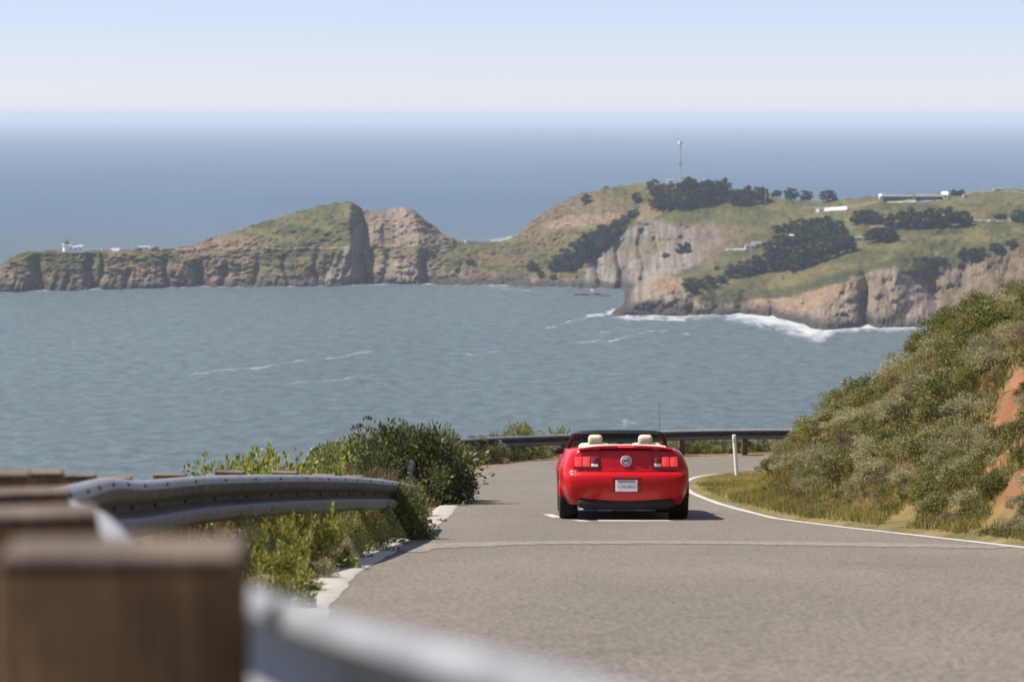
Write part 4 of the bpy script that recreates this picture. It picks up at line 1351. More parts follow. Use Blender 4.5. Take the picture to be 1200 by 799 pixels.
def plate_text(t, x, z, size):
    cu = bpy.data.curves.new('plate_lettering', 'FONT')
    cu.body = t; cu.size = size; cu.align_x = 'CENTER'; cu.align_y = 'CENTER'; cu.extrude = .001
    o = bpy.data.objects.new('plate_lettering', cu)
    COL.objects.link(o); o.parent = pl
    o.location = (x, py_ - .028, z); o.rotation_euler = (math.radians(90), 0, 0)
    cu.materials.append(M['ink'])
    bpy.context.view_layer.update()
    me = bpy.data.meshes.new_from_object(o.evaluated_get(bpy.context.evaluated_depsgraph_get()))
    lo, ro = o.location.copy(), o.rotation_euler.copy()
    bpy.data.objects.remove(o)
    o = link('plate_lettering', me, pl, lo); o.rotation_euler = ro


plate_text('C', -.108, .482, .050)
plate_text('MAUROY', .030, .482, .050)
# bumper underside, exhausts
MB().box((0, -.84, .245), (1.36, .24, .12), None, .04, 3).build('valance', M['under'], car)
MB().box((0, 1.3, .235), (1.24, 4.4, .16), None, .03).build('underbody', M['under'], car)
for s in (-1, 1):
    MB().lathe([(.030, .0), (.036, .0), (.036, .20), (.030, .20), (.028, .02)], (s * .50, -.74, .268), (0, -1, 0.08), 16).build('exhaust', M['galv_dark'], car)
# wheels
def wheel(x, y, parent):
    s = 1 if x > 0 else -1
    w = thing('wheel', (x, y, .335)); w.parent = parent
    tp = [(.235, -.115), (.30, -.122), (.325, -.112), (.335, -.085), (.337, .0), (.335, .085), (.325, .112), (.30, .122), (.235, .115)]
    t = MB().lathe(tp, (0, 0, 0), (s, 0, 0), 40)
    t.build('tyre', M['rubber'], w)
    r = MB().lathe([(.236, -.11), (.236, .10), (.222, .112), (.205, .09), (.20, .03), (.0, .03)], (0, 0, 0), (s, 0, 0), 40)
    for k in range(5):
        a = 2 * math.pi * k / 5
        d = Vector((0, math.cos(a), math.sin(a)))
        r.cyl(Vector((s * .085, 0, 0)) + d * .04, Vector((s * .095, 0, 0)) + d * .215, .030, .022, 8)
    r.cyl((s * .03, 0, 0), (s * .105, 0, 0), .055, .045, 18)
    r.build('rim', M['alloy'], w)
    well = MB().lathe([(.20, -.14), (.372, -.14), (.378, .06)], (0, 0, 0), (s, 0, 0), 40).build('wheel_well', M['under'], w)
    # red lip round the arch
    MB().tube([(s * (.118 - .008 * abs(math.cos(a))), .374 * math.cos(a), .374 * math.sin(a)) for a in np.linspace(-.05, math.pi + .05, 30)], .014, 8).build('arch_lip', M['paint'], w)


for y in (0, 2.72):
    for s in (-1, 1):
        wheel(s * (.80 if y == 0 else .775), y, car)
# cockpit: tub, dashboard, seats with headrests, folded roof under its cream cover
tub = MB()
tub.box((0, 1.2, .36), (1.30, 1.75, .05))
for s in (-1, 1):
    tub.box((s * .65, 1.2, .66), (.04, 1.75, .62))
tub.box((0, .32, .68), (1.30, .04, .60)); tub.box((0, 2.08, .68), (1.30, .04, .60))
tub.build('interior', M['black_trim'], car, smooth=False)
bm = MB(); rings = []
for k in range(-10, 11):
    x = k / 10 * .63
    h = .022 * (1 - abs(k / 10) ** 5)
    rings.append([Vector((x, .12, 1.018)), Vector((x, .17, 1.030 + h)), Vector((x, .35, 1.040 + h)), Vector((x, .62, 1.034 + h)), Vector((x, .70, 1.010 + h * .5)), Vector((x, .70, .93)), Vector((x, .12, .95))])
bm.loft(rings).build('roof_cover', M['cream'], car)
for s in (-1, 1):
    MB().box((s * .385, 1.02, .80), (.47, .17, .56), Matrix.Rotation(math.radians(12), 3, 'X'), .07, 4).build('seat', M['cream'], car)
    hd = MB().box((s * .370, .92, 1.115), (.212, .11, .17), Matrix.Rotation(math.radians(8), 3, 'X'), .055, 4)
    for q in (-.05, .05):
        hd.cyl((s * .370 + q, .95, .98), (s * .370 + q, .925, 1.10), .008)
    hd.build('headrest', M['cream'], car)
MB().box((0, 1.95, .91), (1.36, .34, .17), None, .05, 3).build('dashboard', M['black_trim'], car)
sw = MB()
sw.tube([(-.385 + .18 * math.cos(a), 1.62 + .06 * math.sin(a), .92 + .17 * math.sin(a)) for a in np.linspace(0, 2 * math.pi, 28)], .014, 8)
sw.cyl((-.385, 1.66, .90), (-.385, 1.84, .88), .03)
sw.build('steering_wheel', M['black_trim'], car)
# windscreen frame and glass
ws = MB()
fp = [(-.755, 2.22, .955), (-.735, 2.02, 1.06), (-.705, 1.80, 1.175), (-.68, 1.66, 1.235), (-.64, 1.60, 1.268), (-.55, 1.575, 1.284), (-.35, 1.56, 1.294), (0, 1.55, 1.298)]
fp = [(x, y, z - .06 * (z - .955) / .34) for x, y, z in fp]
fp = fp + [(-x, y, z) for x, y, z in fp[-2::-1]]
ws.tube(fp, .034, 8)
ws.tube([(-.60, 1.56, 1.202), (-.3, 1.545, 1.216), (0, 1.54, 1.220), (.3, 1.545, 1.216), (.60, 1.56, 1.202)], .030, 8)
ws.build('windscreen_frame', M['black_trim'], car)
gv = []
for (a_, c_) in zip(fp[:8], fp[::-1][:8]):
    gv.append([Vector(a_).lerp(Vector(c_), t) + Vector((0, .10 * (1 - (2 * t - 1) ** 2) * (1.29 - a_[2]) / .34, .0)) for t in np.linspace(0.02, .98, 9)])
v = [q for r in gv for q in r]
g_ = mesh_np('windscreen', [tuple(q) for q in v], grid_faces(8, 9), [M['glass']], True)
wg = link('windscreen', g_, car)
sol = wg.modifiers.new('thickness', 'SOLIDIFY'); sol.thickness = .005
MB().box((0, 1.56, 1.20), (.24, .03, .065), None, .015, 2).tube([(0, 1.58, 1.20), (0, 1.60, 1.28)], .010).build('rear_view_mirror', M['black_trim'], car)
for s in (-1, 1):
    mm = MB().box((s * .90, 1.90, .955), (.15, .10, .10), Matrix.Rotation(math.radians(-12 * s), 3, 'Z'), .04, 3)
    mm.tube([(s * .76, 1.92, .94), (s * .90, 1.90, .95)], .025)
    mm.build('wing_mirror', M['black_trim'], car)
    dl = MB().tube([(s * (float(Wz(z)) * float(Sy(.62)) + .001), .62, z) for z in np.linspace(.34, .97, 12)], .005, 6)
    dl.tube([(s * (float(Wz(z)) * float(Sy(1.95)) + .001), 1.95, z) for z in np.linspace(.34, .97, 12)], .005, 6)
    dl.build('door_gap', M['under'], car)
    MB().box((s * (float(Wz(.80)) * .985 + .008), .78, .80), (.022, .17, .030), None, .008, 2).build('door_handle', paint, car)
    MB().box((s * .60, 3.58, .60), (.24, .06, .16), None, .03, 2).build('headlight', M['lens_white'], car)
MB().box((0, 3.60, .56), (.86, .05, .20), None, .03, 2).build('grille', M['black_trim'], car)
ant = MB().tube([(.66, 2.35, .93), (.66, 2.30, 1.25), (.655, 2.22, 1.70)], .0028, 6)
ant.build('antenna', M['black_trim'], car)
# worn painted road letters under and just behind the car
def patch(x0, y0, x1, y1, w0, w1=None, name='road_letter'):
    w1 = w1 or w0
    n_ = 8
    v = []
    for k in range(n_ + 1):
        t = k / n_
        x, y = lerp(x0, x1, t), lerp(y0, y1, t); w = lerp(w0, w1, t) / 2
        v += [(x - w, y, road_z(y) + .005), (x + w, y, road_z(y) + .005)]
    m_ = mesh_np(name, v, grid_faces(n_ + 1, 2), [M['line_white']], False)
    if m_.polygons[0].normal.z < 0:
        m_.flip_normals()
    tag(link(name, m_), kind='structure')


for (x0, y0, x1, y1, w) in [(0.66, 34.3, 0.54, 35.6, .15), (1.0, 32.2, .92, 33.0, .17), (1.55, 32.3, 1.55, 33.1, .72), (2.05, 32.4, 2.0, 33.0, .35),
                            (0.95, 36.4, 1.25, 38.2, .14), (1.25, 38.2, .98, 40.0, .14), (1.45, 36.6, 1.50, 39.6, .20), (1.78, 38.6, 2.10, 36.9, .16), (2.10, 39.6, 2.45, 37.2, .16), (1.0, 39.9, 2.4, 40.0, .6)]:
    patch(x0, y0, x1, y1, w)

# ------------------------------------------------------------------ vegetation
rng = np.random.default_rng(11)


def leaves(centres, dirs, L, W, jit=0.25, up=0.0, tint=None):
    """one diamond leaf per centre, pointing roughly along dirs"""
    n = len(centres)
    a = dirs + rng.normal(0, jit, (n, 3)); a[:, 2] += up
    a /= np.linalg.norm(a, axis=1)[:, None] + 1e-9
    r = rng.normal(0, 1, (n, 3))
    b_ = np.cross(a, r); b_ /= np.linalg.norm(b_, axis=1)[:, None] + 1e-9
    l = L * rng.uniform(0.6, 1.35, (n, 1)); w = W * rng.uniform(0.7, 1.3, (n, 1))
    p0 = centres - a * l * .5; p2 = centres + a * l * .5
    p1 = centres + b_ * w * .5; p3 = centres - b_ * w * .5
    v = np.stack([p0, p1, p2, p3], 1).reshape(-1, 3)
    f = np.arange(n * 4).reshape(n, 4)
    return v, f, (rng.uniform(0, 1, n) if tint is None else tint)


def shrub_proto(name, R, H, nleaf, L, W, nclump, seed, sprig=0.0, flat=1.0):
    """half dome of leaf clumps; sprig > 0 adds upright shoots"""
    global rng
    rng = np.random.default_rng(seed)
    th = rng.uniform(0, 2 * np.pi, nclump); ph = np.arccos(rng.uniform(0.0, 1.0, nclump))
    rad = rng.uniform(0.50, 0.92, nclump)
    cc = np.stack([R * rad * np.sin(ph) * np.cos(th), R * rad * np.sin(ph) * np.sin(th), H * (0.12 + 0.84 * rad * np.cos(ph))], 1)
    cr_ = rng.uniform(0.20, 0.40, nclump) * R
    k = rng.integers(0, nclump, nleaf)
    d = rng.normal(0, 1, (nleaf, 3)); d /= np.linalg.norm(d, axis=1)[:, None]
    rr = cr_[k][:, None] * rng.uniform(0.35, 1.05, (nleaf, 1))
    pos = cc[k] + d * rr * np.array([1, 1, 0.8])
    out = cc[k] / np.array([R, R, H]) + 0.8 * d
    ct = rng.uniform(-.22, .22, nclump)
    tint = np.clip(0.42 + ct[k] + rng.normal(0, .20, nleaf), 0, 1)
    keep = pos[:, 2] > -0.03
    v, f, t = leaves(pos[keep], out[keep], L, W, .55, .25, tint[keep])
    if sprig:
        ns = int(22 * sprig)
        a = rng.uniform(0, 2 * np.pi, ns); q = np.sqrt(rng.uniform(0, 1, ns)) * .85
        base = np.stack([R * q * np.cos(a), R * q * np.sin(a), H * (0.35 + .4 * (1 - q * q))], 1)
        ln = min(H, R * 1.2) * rng.uniform(.30, .62, ns) * (1 if sprig > .6 else .5)
        m = 44
        tt = rng.uniform(0, 1, (ns, m))
        lean = rng.normal(0, .16, (ns, 2)) + 0.22 * np.stack([np.cos(a), np.sin(a)], 1) * q[:, None]
        p = np.zeros((ns, m, 3))
        p[..., 2] = base[:, None, 2] + tt * ln[:, None]
        p[..., :2] = base[:, None, :2] + lean[:, None, :] * (tt * ln[:, None])[..., None]
        wdt = (.15 + .08 * rng.uniform(0, 1, (ns, 1))) * (1.08 - tt) * min(H, R) * 1.05
        an = rng.uniform(0, 2 * np.pi, (ns, m))
        p[..., 0] += np.cos(an) * wdt * .6; p[..., 1] += np.sin(an) * wdt * .6
        dr = np.stack([np.cos(an) * .55, np.sin(an) * .55, np.full_like(an, .95)], -1)
        v2, f2, t2 = leaves(p.reshape(-1, 3), dr.reshape(-1, 3), L * 1.25, W * .95, .2, .1, np.clip(.62 + rng.normal(0, .2, ns * m), 0, 1))
        f2 = f2 + len(v); v = np.concatenate([v, v2]); f = np.concatenate([f, f2]); t = np.concatenate([t, t2])
    fol = lambda mat: mesh_np('foliage', v, f, [mat], False, {'tint': ('FACE', 'FLOAT', t)})
    br = MB()
    for c in cc[::2]:
        m_ = Vector(c) * .5 + Vector((0, 0, -.03 * R))
        br.tube([(0.06 * R * math.cos(c[0] * 9), .06 * R * math.sin(c[0] * 9), -.08), m_, Vector(c)], .012 * R, 5, [.028 * R, .018 * R, .006 * R])
    return fol, br.me('branches', M['twig'])


PROTO = {}


def shrub_kind(key, mat, seeds, **kw):
    out = []
    for s in seeds:
        fol, br = shrub_proto(key, seed=s, **kw)
        out.append((fol(M[mat]), br))
    PROTO[key] = out


shrub_kind('sage', 'sage', (1, 2, 3), R=.60, H=.70, nleaf=3600, L=.060, W=.020, nclump=26)
shrub_kind('green', 'brushgreen', (4, 5, 6), R=.62, H=.80, nleaf=3600, L=.058, W=.026, nclump=26)
shrub_kind('olive', 'olive', (7, 8), R=.65, H=.70, nleaf=3600, L=.060, W=.028, nclump=24)
shrub_kind('dry', 'drybrush', (9, 10), R=.45, H=.52, nleaf=1500, L=.13, W=.010, nclump=18)
shrub_kind('lime', 'lime', (11, 12), R=.55, H=.62, nleaf=4600, L=.052, W=.020, nclump=20, sprig=1.0)
shrub_kind('limebush', 'limebush', (17, 18), R=.70, H=.85, nleaf=7000, L=.052, W=.026, nclump=40, sprig=.12)
shrub_kind('toyon', 'toyon', (13, 14), R=1.05, H=1.25, nleaf=9000, L=.075, W=.034, nclump=46)
shrub_kind('low', 'olive', (15, 16), R=.45, H=.30, nleaf=1500, L=.05, W=.020, nclump=14)
NAME = {'sage': 'sage_shrub', 'green': 'green_shrub', 'olive': 'olive_shrub', 'dry': 'dry_shrub', 'lime': 'leafy_shrub', 'limebush': 'leafy_shrub', 'toyon': 'dark_bush', 'low': 'low_shrub'}


def shrub(key, p, size, label, group=None, sz=None, rz=None):
    k = random.randrange(len(PROTO[key]))
    fol, br = PROTO[key][k]
    o = thing(NAME[key], (p[0], p[1], p[2] - .04), rz if rz is not None else random.uniform(0, 6.28), label=label, cat='shrub', group=group)
    o.scale = (size, size, sz if sz else size)
    link('foliage', fol, o); link('branches', br, o)
    return o
def gp(x, y):
    return (x, y, float(ground_z(np.array([x]), np.array([y]))[0]))


def at_px(px, y):
    """ground under a bearing at a distance"""
    return gp((px - PCX) / F * y / 0.995, y)


random.seed(21)
# big dark bush at the bend and its neighbours
def up_to(px, y, top):
    """height that carries a plant at this bearing and distance up to a photo row"""
    g = at_px(px, y)
    return g, max(.2, -y * slope_of(top) - g[2])


for key, px, y, s, top, lab in (('toyon', 483, 40.5, 1.16, 491, 'big rounded dark green bush overhanging the road edge left of the car'), ('toyon', 526, 41.6, .60, 506, 'dark bush at the right end of the thicket, throwing shade onto the asphalt'),
                                ('toyon', 448, 43.0, 1.05, 498, 'dark green bush behind the tail of the guardrail, left part of the thicket'), ('limebush', 420, 42.0, 1.6, 502, 'olive brush bush on the left flank of the dark thicket'),
                                ('olive', 476, 43.5, 1.4, 491, 'olive topped bush crowning the dark thicket'), ('limebush', 384, 41.0, 1.4, 516, 'olive bush rising over the rail between dry grass and dark thicket'), ('green', 376, 40.0, .9, 520, 'smaller green bush at the far left foot of the thicket'),
                                ('toyon', 468, 25.0, .36, 566, 'small dark bush swallowing the end of the guardrail'), ('olive', 474, 34.6, .66, 556, 'mid green bush in front of the dark thicket below the rail end'), ('green', 446, 29.5, .7, 573, 'dark leafy bush under the tail of the guardrail')):
    g, h = up_to(px, y, top)
    shrub(key, g, s, lab, sz=h / {'toyon': 1.18, 'olive': .66, 'green': .76, 'limebush': .86}[key])
shrub('low', at_px(492, 32.5), .85, 'low bright green mat plant spilling onto the painted kerb', sz=.9)
# behind the near rail
for px, y, top, s, lab in ((256, 25.5, 515, 1.1, 'yellow green bush behind the rail, leftmost of the pair against the sea'), (308, 26, 511, 1.15, 'taller yellow green bush behind the rail, right one of the pair against the sea')):
    g, h = up_to(px, y, top)
    shrub('limebush', g, s, lab, sz=h / .86)
for px, y, top in ((330, 27, 548), (346, 28, 541), (362, 28, 538), (380, 29, 533), (398, 29, 536), (414, 30, 532), (430, 31, 535), (446, 32, 538)):
    g, h = up_to(px, y, top)
    key = 'dry' if px % 4 else 'limebush'
    shrub(key, g, .85, 'straw coloured tuft of brush showing above the rail left of the thicket' if key == 'dry' else 'yellowish tuft among the straw brush above the rail', 'dry brush behind the guardrail', sz=h / (.56 if key == 'dry' else .88))
# leafy plants between rail and painted kerb
for px, y, s, top, lab in ((306, 16.6, .70, 582, 'bright yellow green bush with upright sprigs in front of the rail'), (348, 18.2, .78, 570, 'tallest bright sprigged bush crossing the rail face beside the kerb'),
                         (322, 14.8, .60, 622, 'nearest yellow green sprig clump beside the painted kerb'), (378, 20.2, .60, 596, 'sprigged bush right of the tallest one, near the kerb'), (296, 15.2, .55, 612, 'low bright sprig clump left of the nearest one')):
    g, h = up_to(px, y, top)
    shrub('lime', g, s, lab, sz=h / .80)
for px, y, s, top, key, lab in ((284, 16.0, .50, 592, 'sage', 'pale grey green tuft against the rail left of the sprigged bushes'), (306, 13.4, .48, 660, 'sage', 'pale sage tuft at the bottom of the verge beside the wooden post'), (330, 13.2, .40, 668, 'low', 'low green plant at the bottom of the verge by the pale sage tuft'),
                              (362, 16.6, .34, 640, 'sage', 'small grey tuft on the painted kerb by the sprigged bushes'), (410, 21.6, .62, 592, 'green', 'dark green bush between rail and kerb, second from the thicket'), (402, 20.0, .42, 612, 'sage', 'grey green tuft under the rail face right of the sprigged bushes'),
                              (434, 23.6, .60, 582, 'green', 'dark low bush between rail end and kerb'), (462, 27.5, .68, 568, 'olive', 'mid green bush on the kerb just left of the bright mat plant')):
    g, h = up_to(px, y, top)
    shrub(key, g, s, lab, sz=h / {'sage': .68, 'green': .78, 'olive': .68, 'low': .30}[key])
# around and beyond the far rail
for px, y, top, s, key, lab in ((652, 72.6, 496, 1.25, 'limebush', 'rounded olive bush showing above the far rail left of the car'), ):
    g, h = up_to(px, y, top)
    shrub(key, g, s, lab, sz=h / .82)
for k, (px, y) in enumerate(((560, 66.4), (572, 67), (584, 67.8), (597, 68.4), (609, 69.0), (622, 69.7), (636, 70.2), (652, 70.6), (668, 70.8), (690, 71), (715, 71.2), (740, 71.3), (765, 71.4), (790, 71.4), (806, 71.5), (820, 71.6), (834, 71.6), (848, 71.7), (862, 71.7), (876, 71.7), (890, 71.7), (904, 71.7), (918, 71.7), (932, 71.7))):
    key = ('green', 'sage', 'green', 'olive')[k % 4]
    x = (px - PCX) / F * y
    shrub(key, gp(x, y + .25), random.uniform(.9, 1.2), 'scrubby plant filling the gap under the far guardrail', 'scrub under the far guardrail', sz=random.uniform(1.0, 1.35))
# hillside: larger bushes along the skyline, then the face
sky_b = [(950, 518, 'green', .85, 496, 'green bush at the low end of the cut slope where the far rail disappears'), (966, 508, 'green', .9, 482, 'green bush second from the low end of the slope'), (984, 498, 'olive', .8, 474, 'olive bush on the slope skyline above the inner bend'), (1006, 488, 'green', 1.0, 450, 'broad dark green bush standing out on the skyline of the slope'),
         (1026, 474, 'green', .9, 446, 'dense green bush next to the broad one on the slope skyline'), (1150, 415, 'green', 1.05, 345, 'dark green bush in the upper middle of the slope'), (1128, 440, 'green', .8, 396, 'small bright green bush under the dark one on the upper slope'), (1060, 452, 'olive', .8, 428, 'olive bush on the skyline halfway up the slope')]
occupied = []
for px, py, key, s, top, lab in sky_b:
    p = None
    while p is None:
        p = sight(px, py); py += 3
    h = max(.3, -p.y * slope_of(top) - p.z)
    shrub(key, p, s, lab, sz=h / .78); occupied.append((p.x, p.y, .5 * s))
LAB = {'sage': 'grey green sage shrub', 'green': 'green leafy shrub', 'olive': 'olive shrub', 'dry': 'dry straw shrub', 'low': 'low matted plant'}
GRP = {k: NAME[k].replace('_', ' ') + 's' for k in LAB}
random.seed(5)
cnt = 0
for tries in range(6000):
    if cnt >= 295:
        break
    px, py = random.uniform(905, 1250), random.uniform(310, 640)
    p = sight(px, py)
    if p is None or p.y > 68 or p.y < 17:
        continue
    z, so, si, up = [float(q[0]) for q in ground_z(np.array([p.x]), np.array([p.y]), True)]
    if up < 0.0 or si <= 0.35:
        continue
    if (py < 572 and px < 912) or (px - 905) < (py - 565) * 1.9 - 12:
        continue
    if float(redness(p.x, p.y)) > 0.12:
        continue
    upper = min(1, up / 2.6)
    s = random.uniform(.48, .75) + .30 * upper * random.random()
    if any((p.x - q[0]) ** 2 + (p.y - q[1]) ** 2 < (.42 * (s * .6 + q[2])) ** 2 for q in occupied):
        continue
    occupied.append((p.x, p.y, .6 * s))
    g_ = 0.5 + 1.2 * float(fbm(p.x * .35, p.y * .35, 201, 2))
    key = random.choices(('sage', 'green', 'olive', 'dry', 'low'), (4.6 - 2.0 * g_, 1.6 + 3.0 * g_ * upper, 2.6, .8, 3.4 * (1 - upper)))[0]
    if up < .3:
        key = random.choice(('low', 'low', 'dry')); s = random.uniform(.3, .55)
    if key == 'low':
        s *= 1.2
    zone = ('foot', 'middle', 'crest')[(up > 1.0) + (up > 2.6)] + ' of the cut slope ' + ('toward the right edge', 'right of the red car', 'behind the white marker post')[(p.y > 33) + (p.y > 46)]
    shrub(key, p, s, LAB[key] + ' at the ' + zone, GRP[key] + ', ' + zone, sz=s * random.uniform(.6, .95)); cnt += 1
for k in range(34):                              # tufts at the foot of the bank by the right edge
    p = sight(random.uniform(1062, 1235), random.uniform(572, 636))
    if p is None:
        continue
    if float(redness(p.x, p.y)) > .3 or float(ground_z(np.array([p.x]), np.array([p.y]), True)[2][0]) < .45:
        continue
    key = random.choice(('sage', 'sage', 'olive', 'low'))
    s = random.uniform(.34, .55)
    shrub(key, p, s, LAB[key] + ' in the tufts at the foot of the bank, right edge', GRP[key] + ' at the foot of the bank', sz=s * random.uniform(.7, 1))


# grass of the verge and between the shrubs
def grass_field():
    global rng
    rng = np.random.default_rng(77)
    n = 420000
    x = rng.uniform(3.0, 10.5, n); y = rng.uniform(18, 65, n)
    z, so, si, up = ground_z(x, y, True)
    keep = (si > 0.12 + .25 * rng.uniform(0, 1, n)) & (si < 5.5) & (rng.uniform(0, 1, n) < np.where(up > 0.3, .60, 1.0)) & (redness(x, y) < .5)
    # tufted rather than even
    tf = fbm(x * 1.7, y * 1.7, 211, 3)
    keep &= tf > -0.42 + .3 * rng.uniform(-.5, .5, n)
    x, y, z, up = x[keep], y[keep], z[keep], up[keep]
    pos = np.stack([x, y, z], 1)
    h = np.where(up > 0.3, .20, .11) * rng.uniform(.5, 1.5, len(x)) * (1 + .5 * np.clip(tf[keep], -.5, 1)) * np.where((y > 44) & (up < .3), .38, 1.0)
    a = np.stack([rng.normal(0, .35, len(x)), rng.normal(0, .35, len(x)), np.ones(len(x))], 1)
    a /= np.linalg.norm(a, axis=1)[:, None]
    r = rng.uniform(0, 2 * np.pi, len(x))
    b_ = np.stack([np.cos(r), np.sin(r), np.zeros_like(r)], 1) * .010
    v = np.stack([pos - b_ - [0, 0, .02], pos + b_ - [0, 0, .02], pos + a * h[:, None]], 1).reshape(-1, 3)
    f = np.arange(len(x) * 3).reshape(-1, 3)
    t = np.clip(.5 + .9 * fbm(x * .8, y * .8, 217, 3) + rng.normal(0, .15, len(x)), 0, 1)
    me = mesh_np('verge_grass', v, f, [M['grass']], False, {'tint': ('FACE', 'FLOAT', t)})
    tag(link('verge_grass', me), kind='stuff')
    # dry grass along the kerb side
    n = 26000
    x = rng.uniform(-5.5, -0.6, n); y = rng.uniform(9, 62, n)
    z, so, si, up = ground_z(x, y, True)
    keep = (so > .16) & (so < 3.5) & (fbm(x * 1.5, y * 1.5, 223, 3) > -0.1)
    x, y, z = x[keep], y[keep], z[keep]
    pos = np.stack([x, y, z], 1); m = len(x)
    a = np.stack([rng.normal(0, .35, m), rng.normal(0, .35, m), np.ones(m)], 1); a /= np.linalg.norm(a, axis=1)[:, None]
    r = rng.uniform(0, 2 * np.pi, m)
    b_ = np.stack([np.cos(r), np.sin(r), np.zeros_like(r)], 1) * .007
    h = rng.uniform(.10, .34, m)
    v = np.stack([pos - b_ - [0, 0, .02], pos + b_ - [0, 0, .02], pos + a * h[:, None]], 1).reshape(-1, 3)
    me = mesh_np('kerbside_grass', v, np.arange(m * 3).reshape(-1, 3), [M['grass']], False, {'tint': ('FACE', 'FLOAT', rng.uniform(0, 1, m))})
    tag(link('kerbside_grass', me), kind='stuff')


grass_field()
# small grey paddle marker half hidden in the thicket at the end of the rail
pm = at_px(481, 36.0)
zt = -36.0 * slope_of(541)
pd = thing('paddle_marker', pm, label='small grey paddle marker half swallowed by the dark bush', cat='marker')
MB().box((0, 0, (zt - pm[2]) / 2 - .1), (.05, .03, zt - pm[2] - .1), None, .004).build('stake', M['galv_dark'], pd)
MB().box((0, -.02, zt - pm[2] - .06), (.085, .012, .15), Matrix.Rotation(math.radians(20), 3, 'Y'), .02, 3).build('paddle', M['galv'], pd)

# ------------------------------------------------------------------ trees on the headland
def tree_proto(seed, R=6.0, H=12.0, n=1500, leaf=.95, flat=False):
    global rng
    rng = np.random.default_rng(seed)
    k = 30
    th = rng.uniform(0, 2 * np.pi, k); q = np.sqrt(rng.uniform(0.02, 1, k)) * R * .80
    zc = H * (0.12 + .78 * rng.uniform(0, 1, k) * np.sqrt(np.clip(1 - (q / R) ** 2, 0, 1)))
    if flat:
        zc = H * (.55 + .30 * rng.uniform(0, 1, k))
    cc = np.stack([q * np.cos(th), q * np.sin(th), zc], 1)
    cr_ = rng.uniform(.20, .36, k) * R
    i = rng.integers(0, k, n)
    d = rng.normal(0, 1, (n, 3)); d /= np.linalg.norm(d, axis=1)[:, None]
    pos = cc[i] + d * cr_[i][:, None] * rng.uniform(.5, 1.05, (n, 1)) * np.array([1.1, 1.1, .62])
    pos[:, 2] = np.maximum(pos[:, 2], .05 * H)
    ct = rng.uniform(-.25, .25, k)
    v, f, t = leaves(pos, d, leaf * 1.3, leaf * .8, .6, .2, np.clip(.42 + ct[i] + rng.normal(0, .2, n), 0, 1))
    crown = mesh_np('crown', v, f, [M['cypress']], False, {'tint': ('FACE', 'FLOAT', t)})
    tr = MB().tube([(0, 0, -1.5), (.15, .1, H * .25), (.3, .0, H * .6)], .4, 7, [.5, .38, .18])
    for c in cc[::4]:
        tr.tube([(.2, .05, H * .25), Vector(c) * .6 + Vector((0, 0, H * .12)), Vector(c)], .15, 5, [.2, .13, .06])
    return crown, tr.me('trunk', M['bark'])


TP = [tree_proto(s) for s in (301, 302, 303, 304)]
random.seed(9)


def tree(px, base, hpx, wpx, label, group):
    g = ground_at(px, base)
    m = g.y / F
    c, t = random.choice(TP)
    o = thing('cypress_tree', (g.x, g.y, g.z - .3), random.uniform(0, 6.28), label=label, cat='tree', group=group)
    sx = wpx * m / 12.0; sz = hpx * m / 12.0
    o.scale = (sx, sx, sz)
    link('crown', c, o); link('trunk', t, o)


def trees(lst, label, group):
    for px, base, h, w in lst:
        tree(px, base, h, w, label, group)


trees([(768, 243, 28, 20), (778, 240, 26, 24), (790, 241, 32, 28), (803, 240, 36, 30), (815, 238, 35, 28), (826, 237, 32, 26), (838, 235, 28, 24), (848, 232, 26, 20), (772, 246, 18, 18), (784, 246, 22, 22), (830, 236, 24, 26), (800, 244, 26, 26), (816, 242, 24, 26), (853, 229, 14, 12)],
      'dark cypress in the biggest crest grove below the radio mast', 'crest grove below the mast')
trees([(862, 240, 22, 20), (874, 239, 24, 24), (886, 239, 22, 22), (896, 237, 20, 18), (868, 241, 14, 18)], 'dark cypress in the small grove just right of the crest grove', 'small grove right of the crest grove')
tree(766, 227, 21, 17, 'lone round cypress on the crest immediately left of the mast grove', None)
tree(746, 237, 15, 13, 'small cypress on the bare slope left of the mast grove', None)
tree(688, 238, 12, 15, 'single dark shrubby tree near the top of the ochre slope', None)
tree(910, 229, 11, 13, 'smallest of the crest trees between the groves', None)
tree(927, 234, 17, 18, 'left tree of a close pair on the crest', None)
tree(945, 235, 15, 17, 'right tree of a close pair on the crest', None)
tree(971, 236, 16, 22, 'broad lone tree on the crest right of the close pair', None)
# dense grove in the gully between the bare slope and the grey cliff
trees([(654, 318, 24, 20), (664, 315, 30, 24), (675, 310, 34, 26), (686, 303, 34, 26), (697, 296, 32, 26), (707, 288, 28, 24), (716, 279, 22, 20), (724, 270, 16, 16), (732, 263, 14, 14), (740, 256, 12, 12), (668, 318, 18, 20), (682, 310, 20, 22), (694, 302, 20, 22), (704, 294, 18, 20), (648, 318, 14, 14), (745, 252, 9, 10)],
      'dark tree in the dense gully grove beside the grey cliff', 'gully grove beside the grey cliff')
trees([(624, 317, 13, 19), (635, 325, 9, 12), (648, 327, 8, 9)], 'small dark bush on the saddle above the beach', 'bushes above the beach')
tree(551, 309, 8, 14, 'single dark bush low in the saddle', None)
trees([(798, 297, 15, 14), (806, 296, 14, 13), (780, 302, 8, 10)], 'dark tree clinging halfway up the grey cliff', 'trees on the grey cliff')
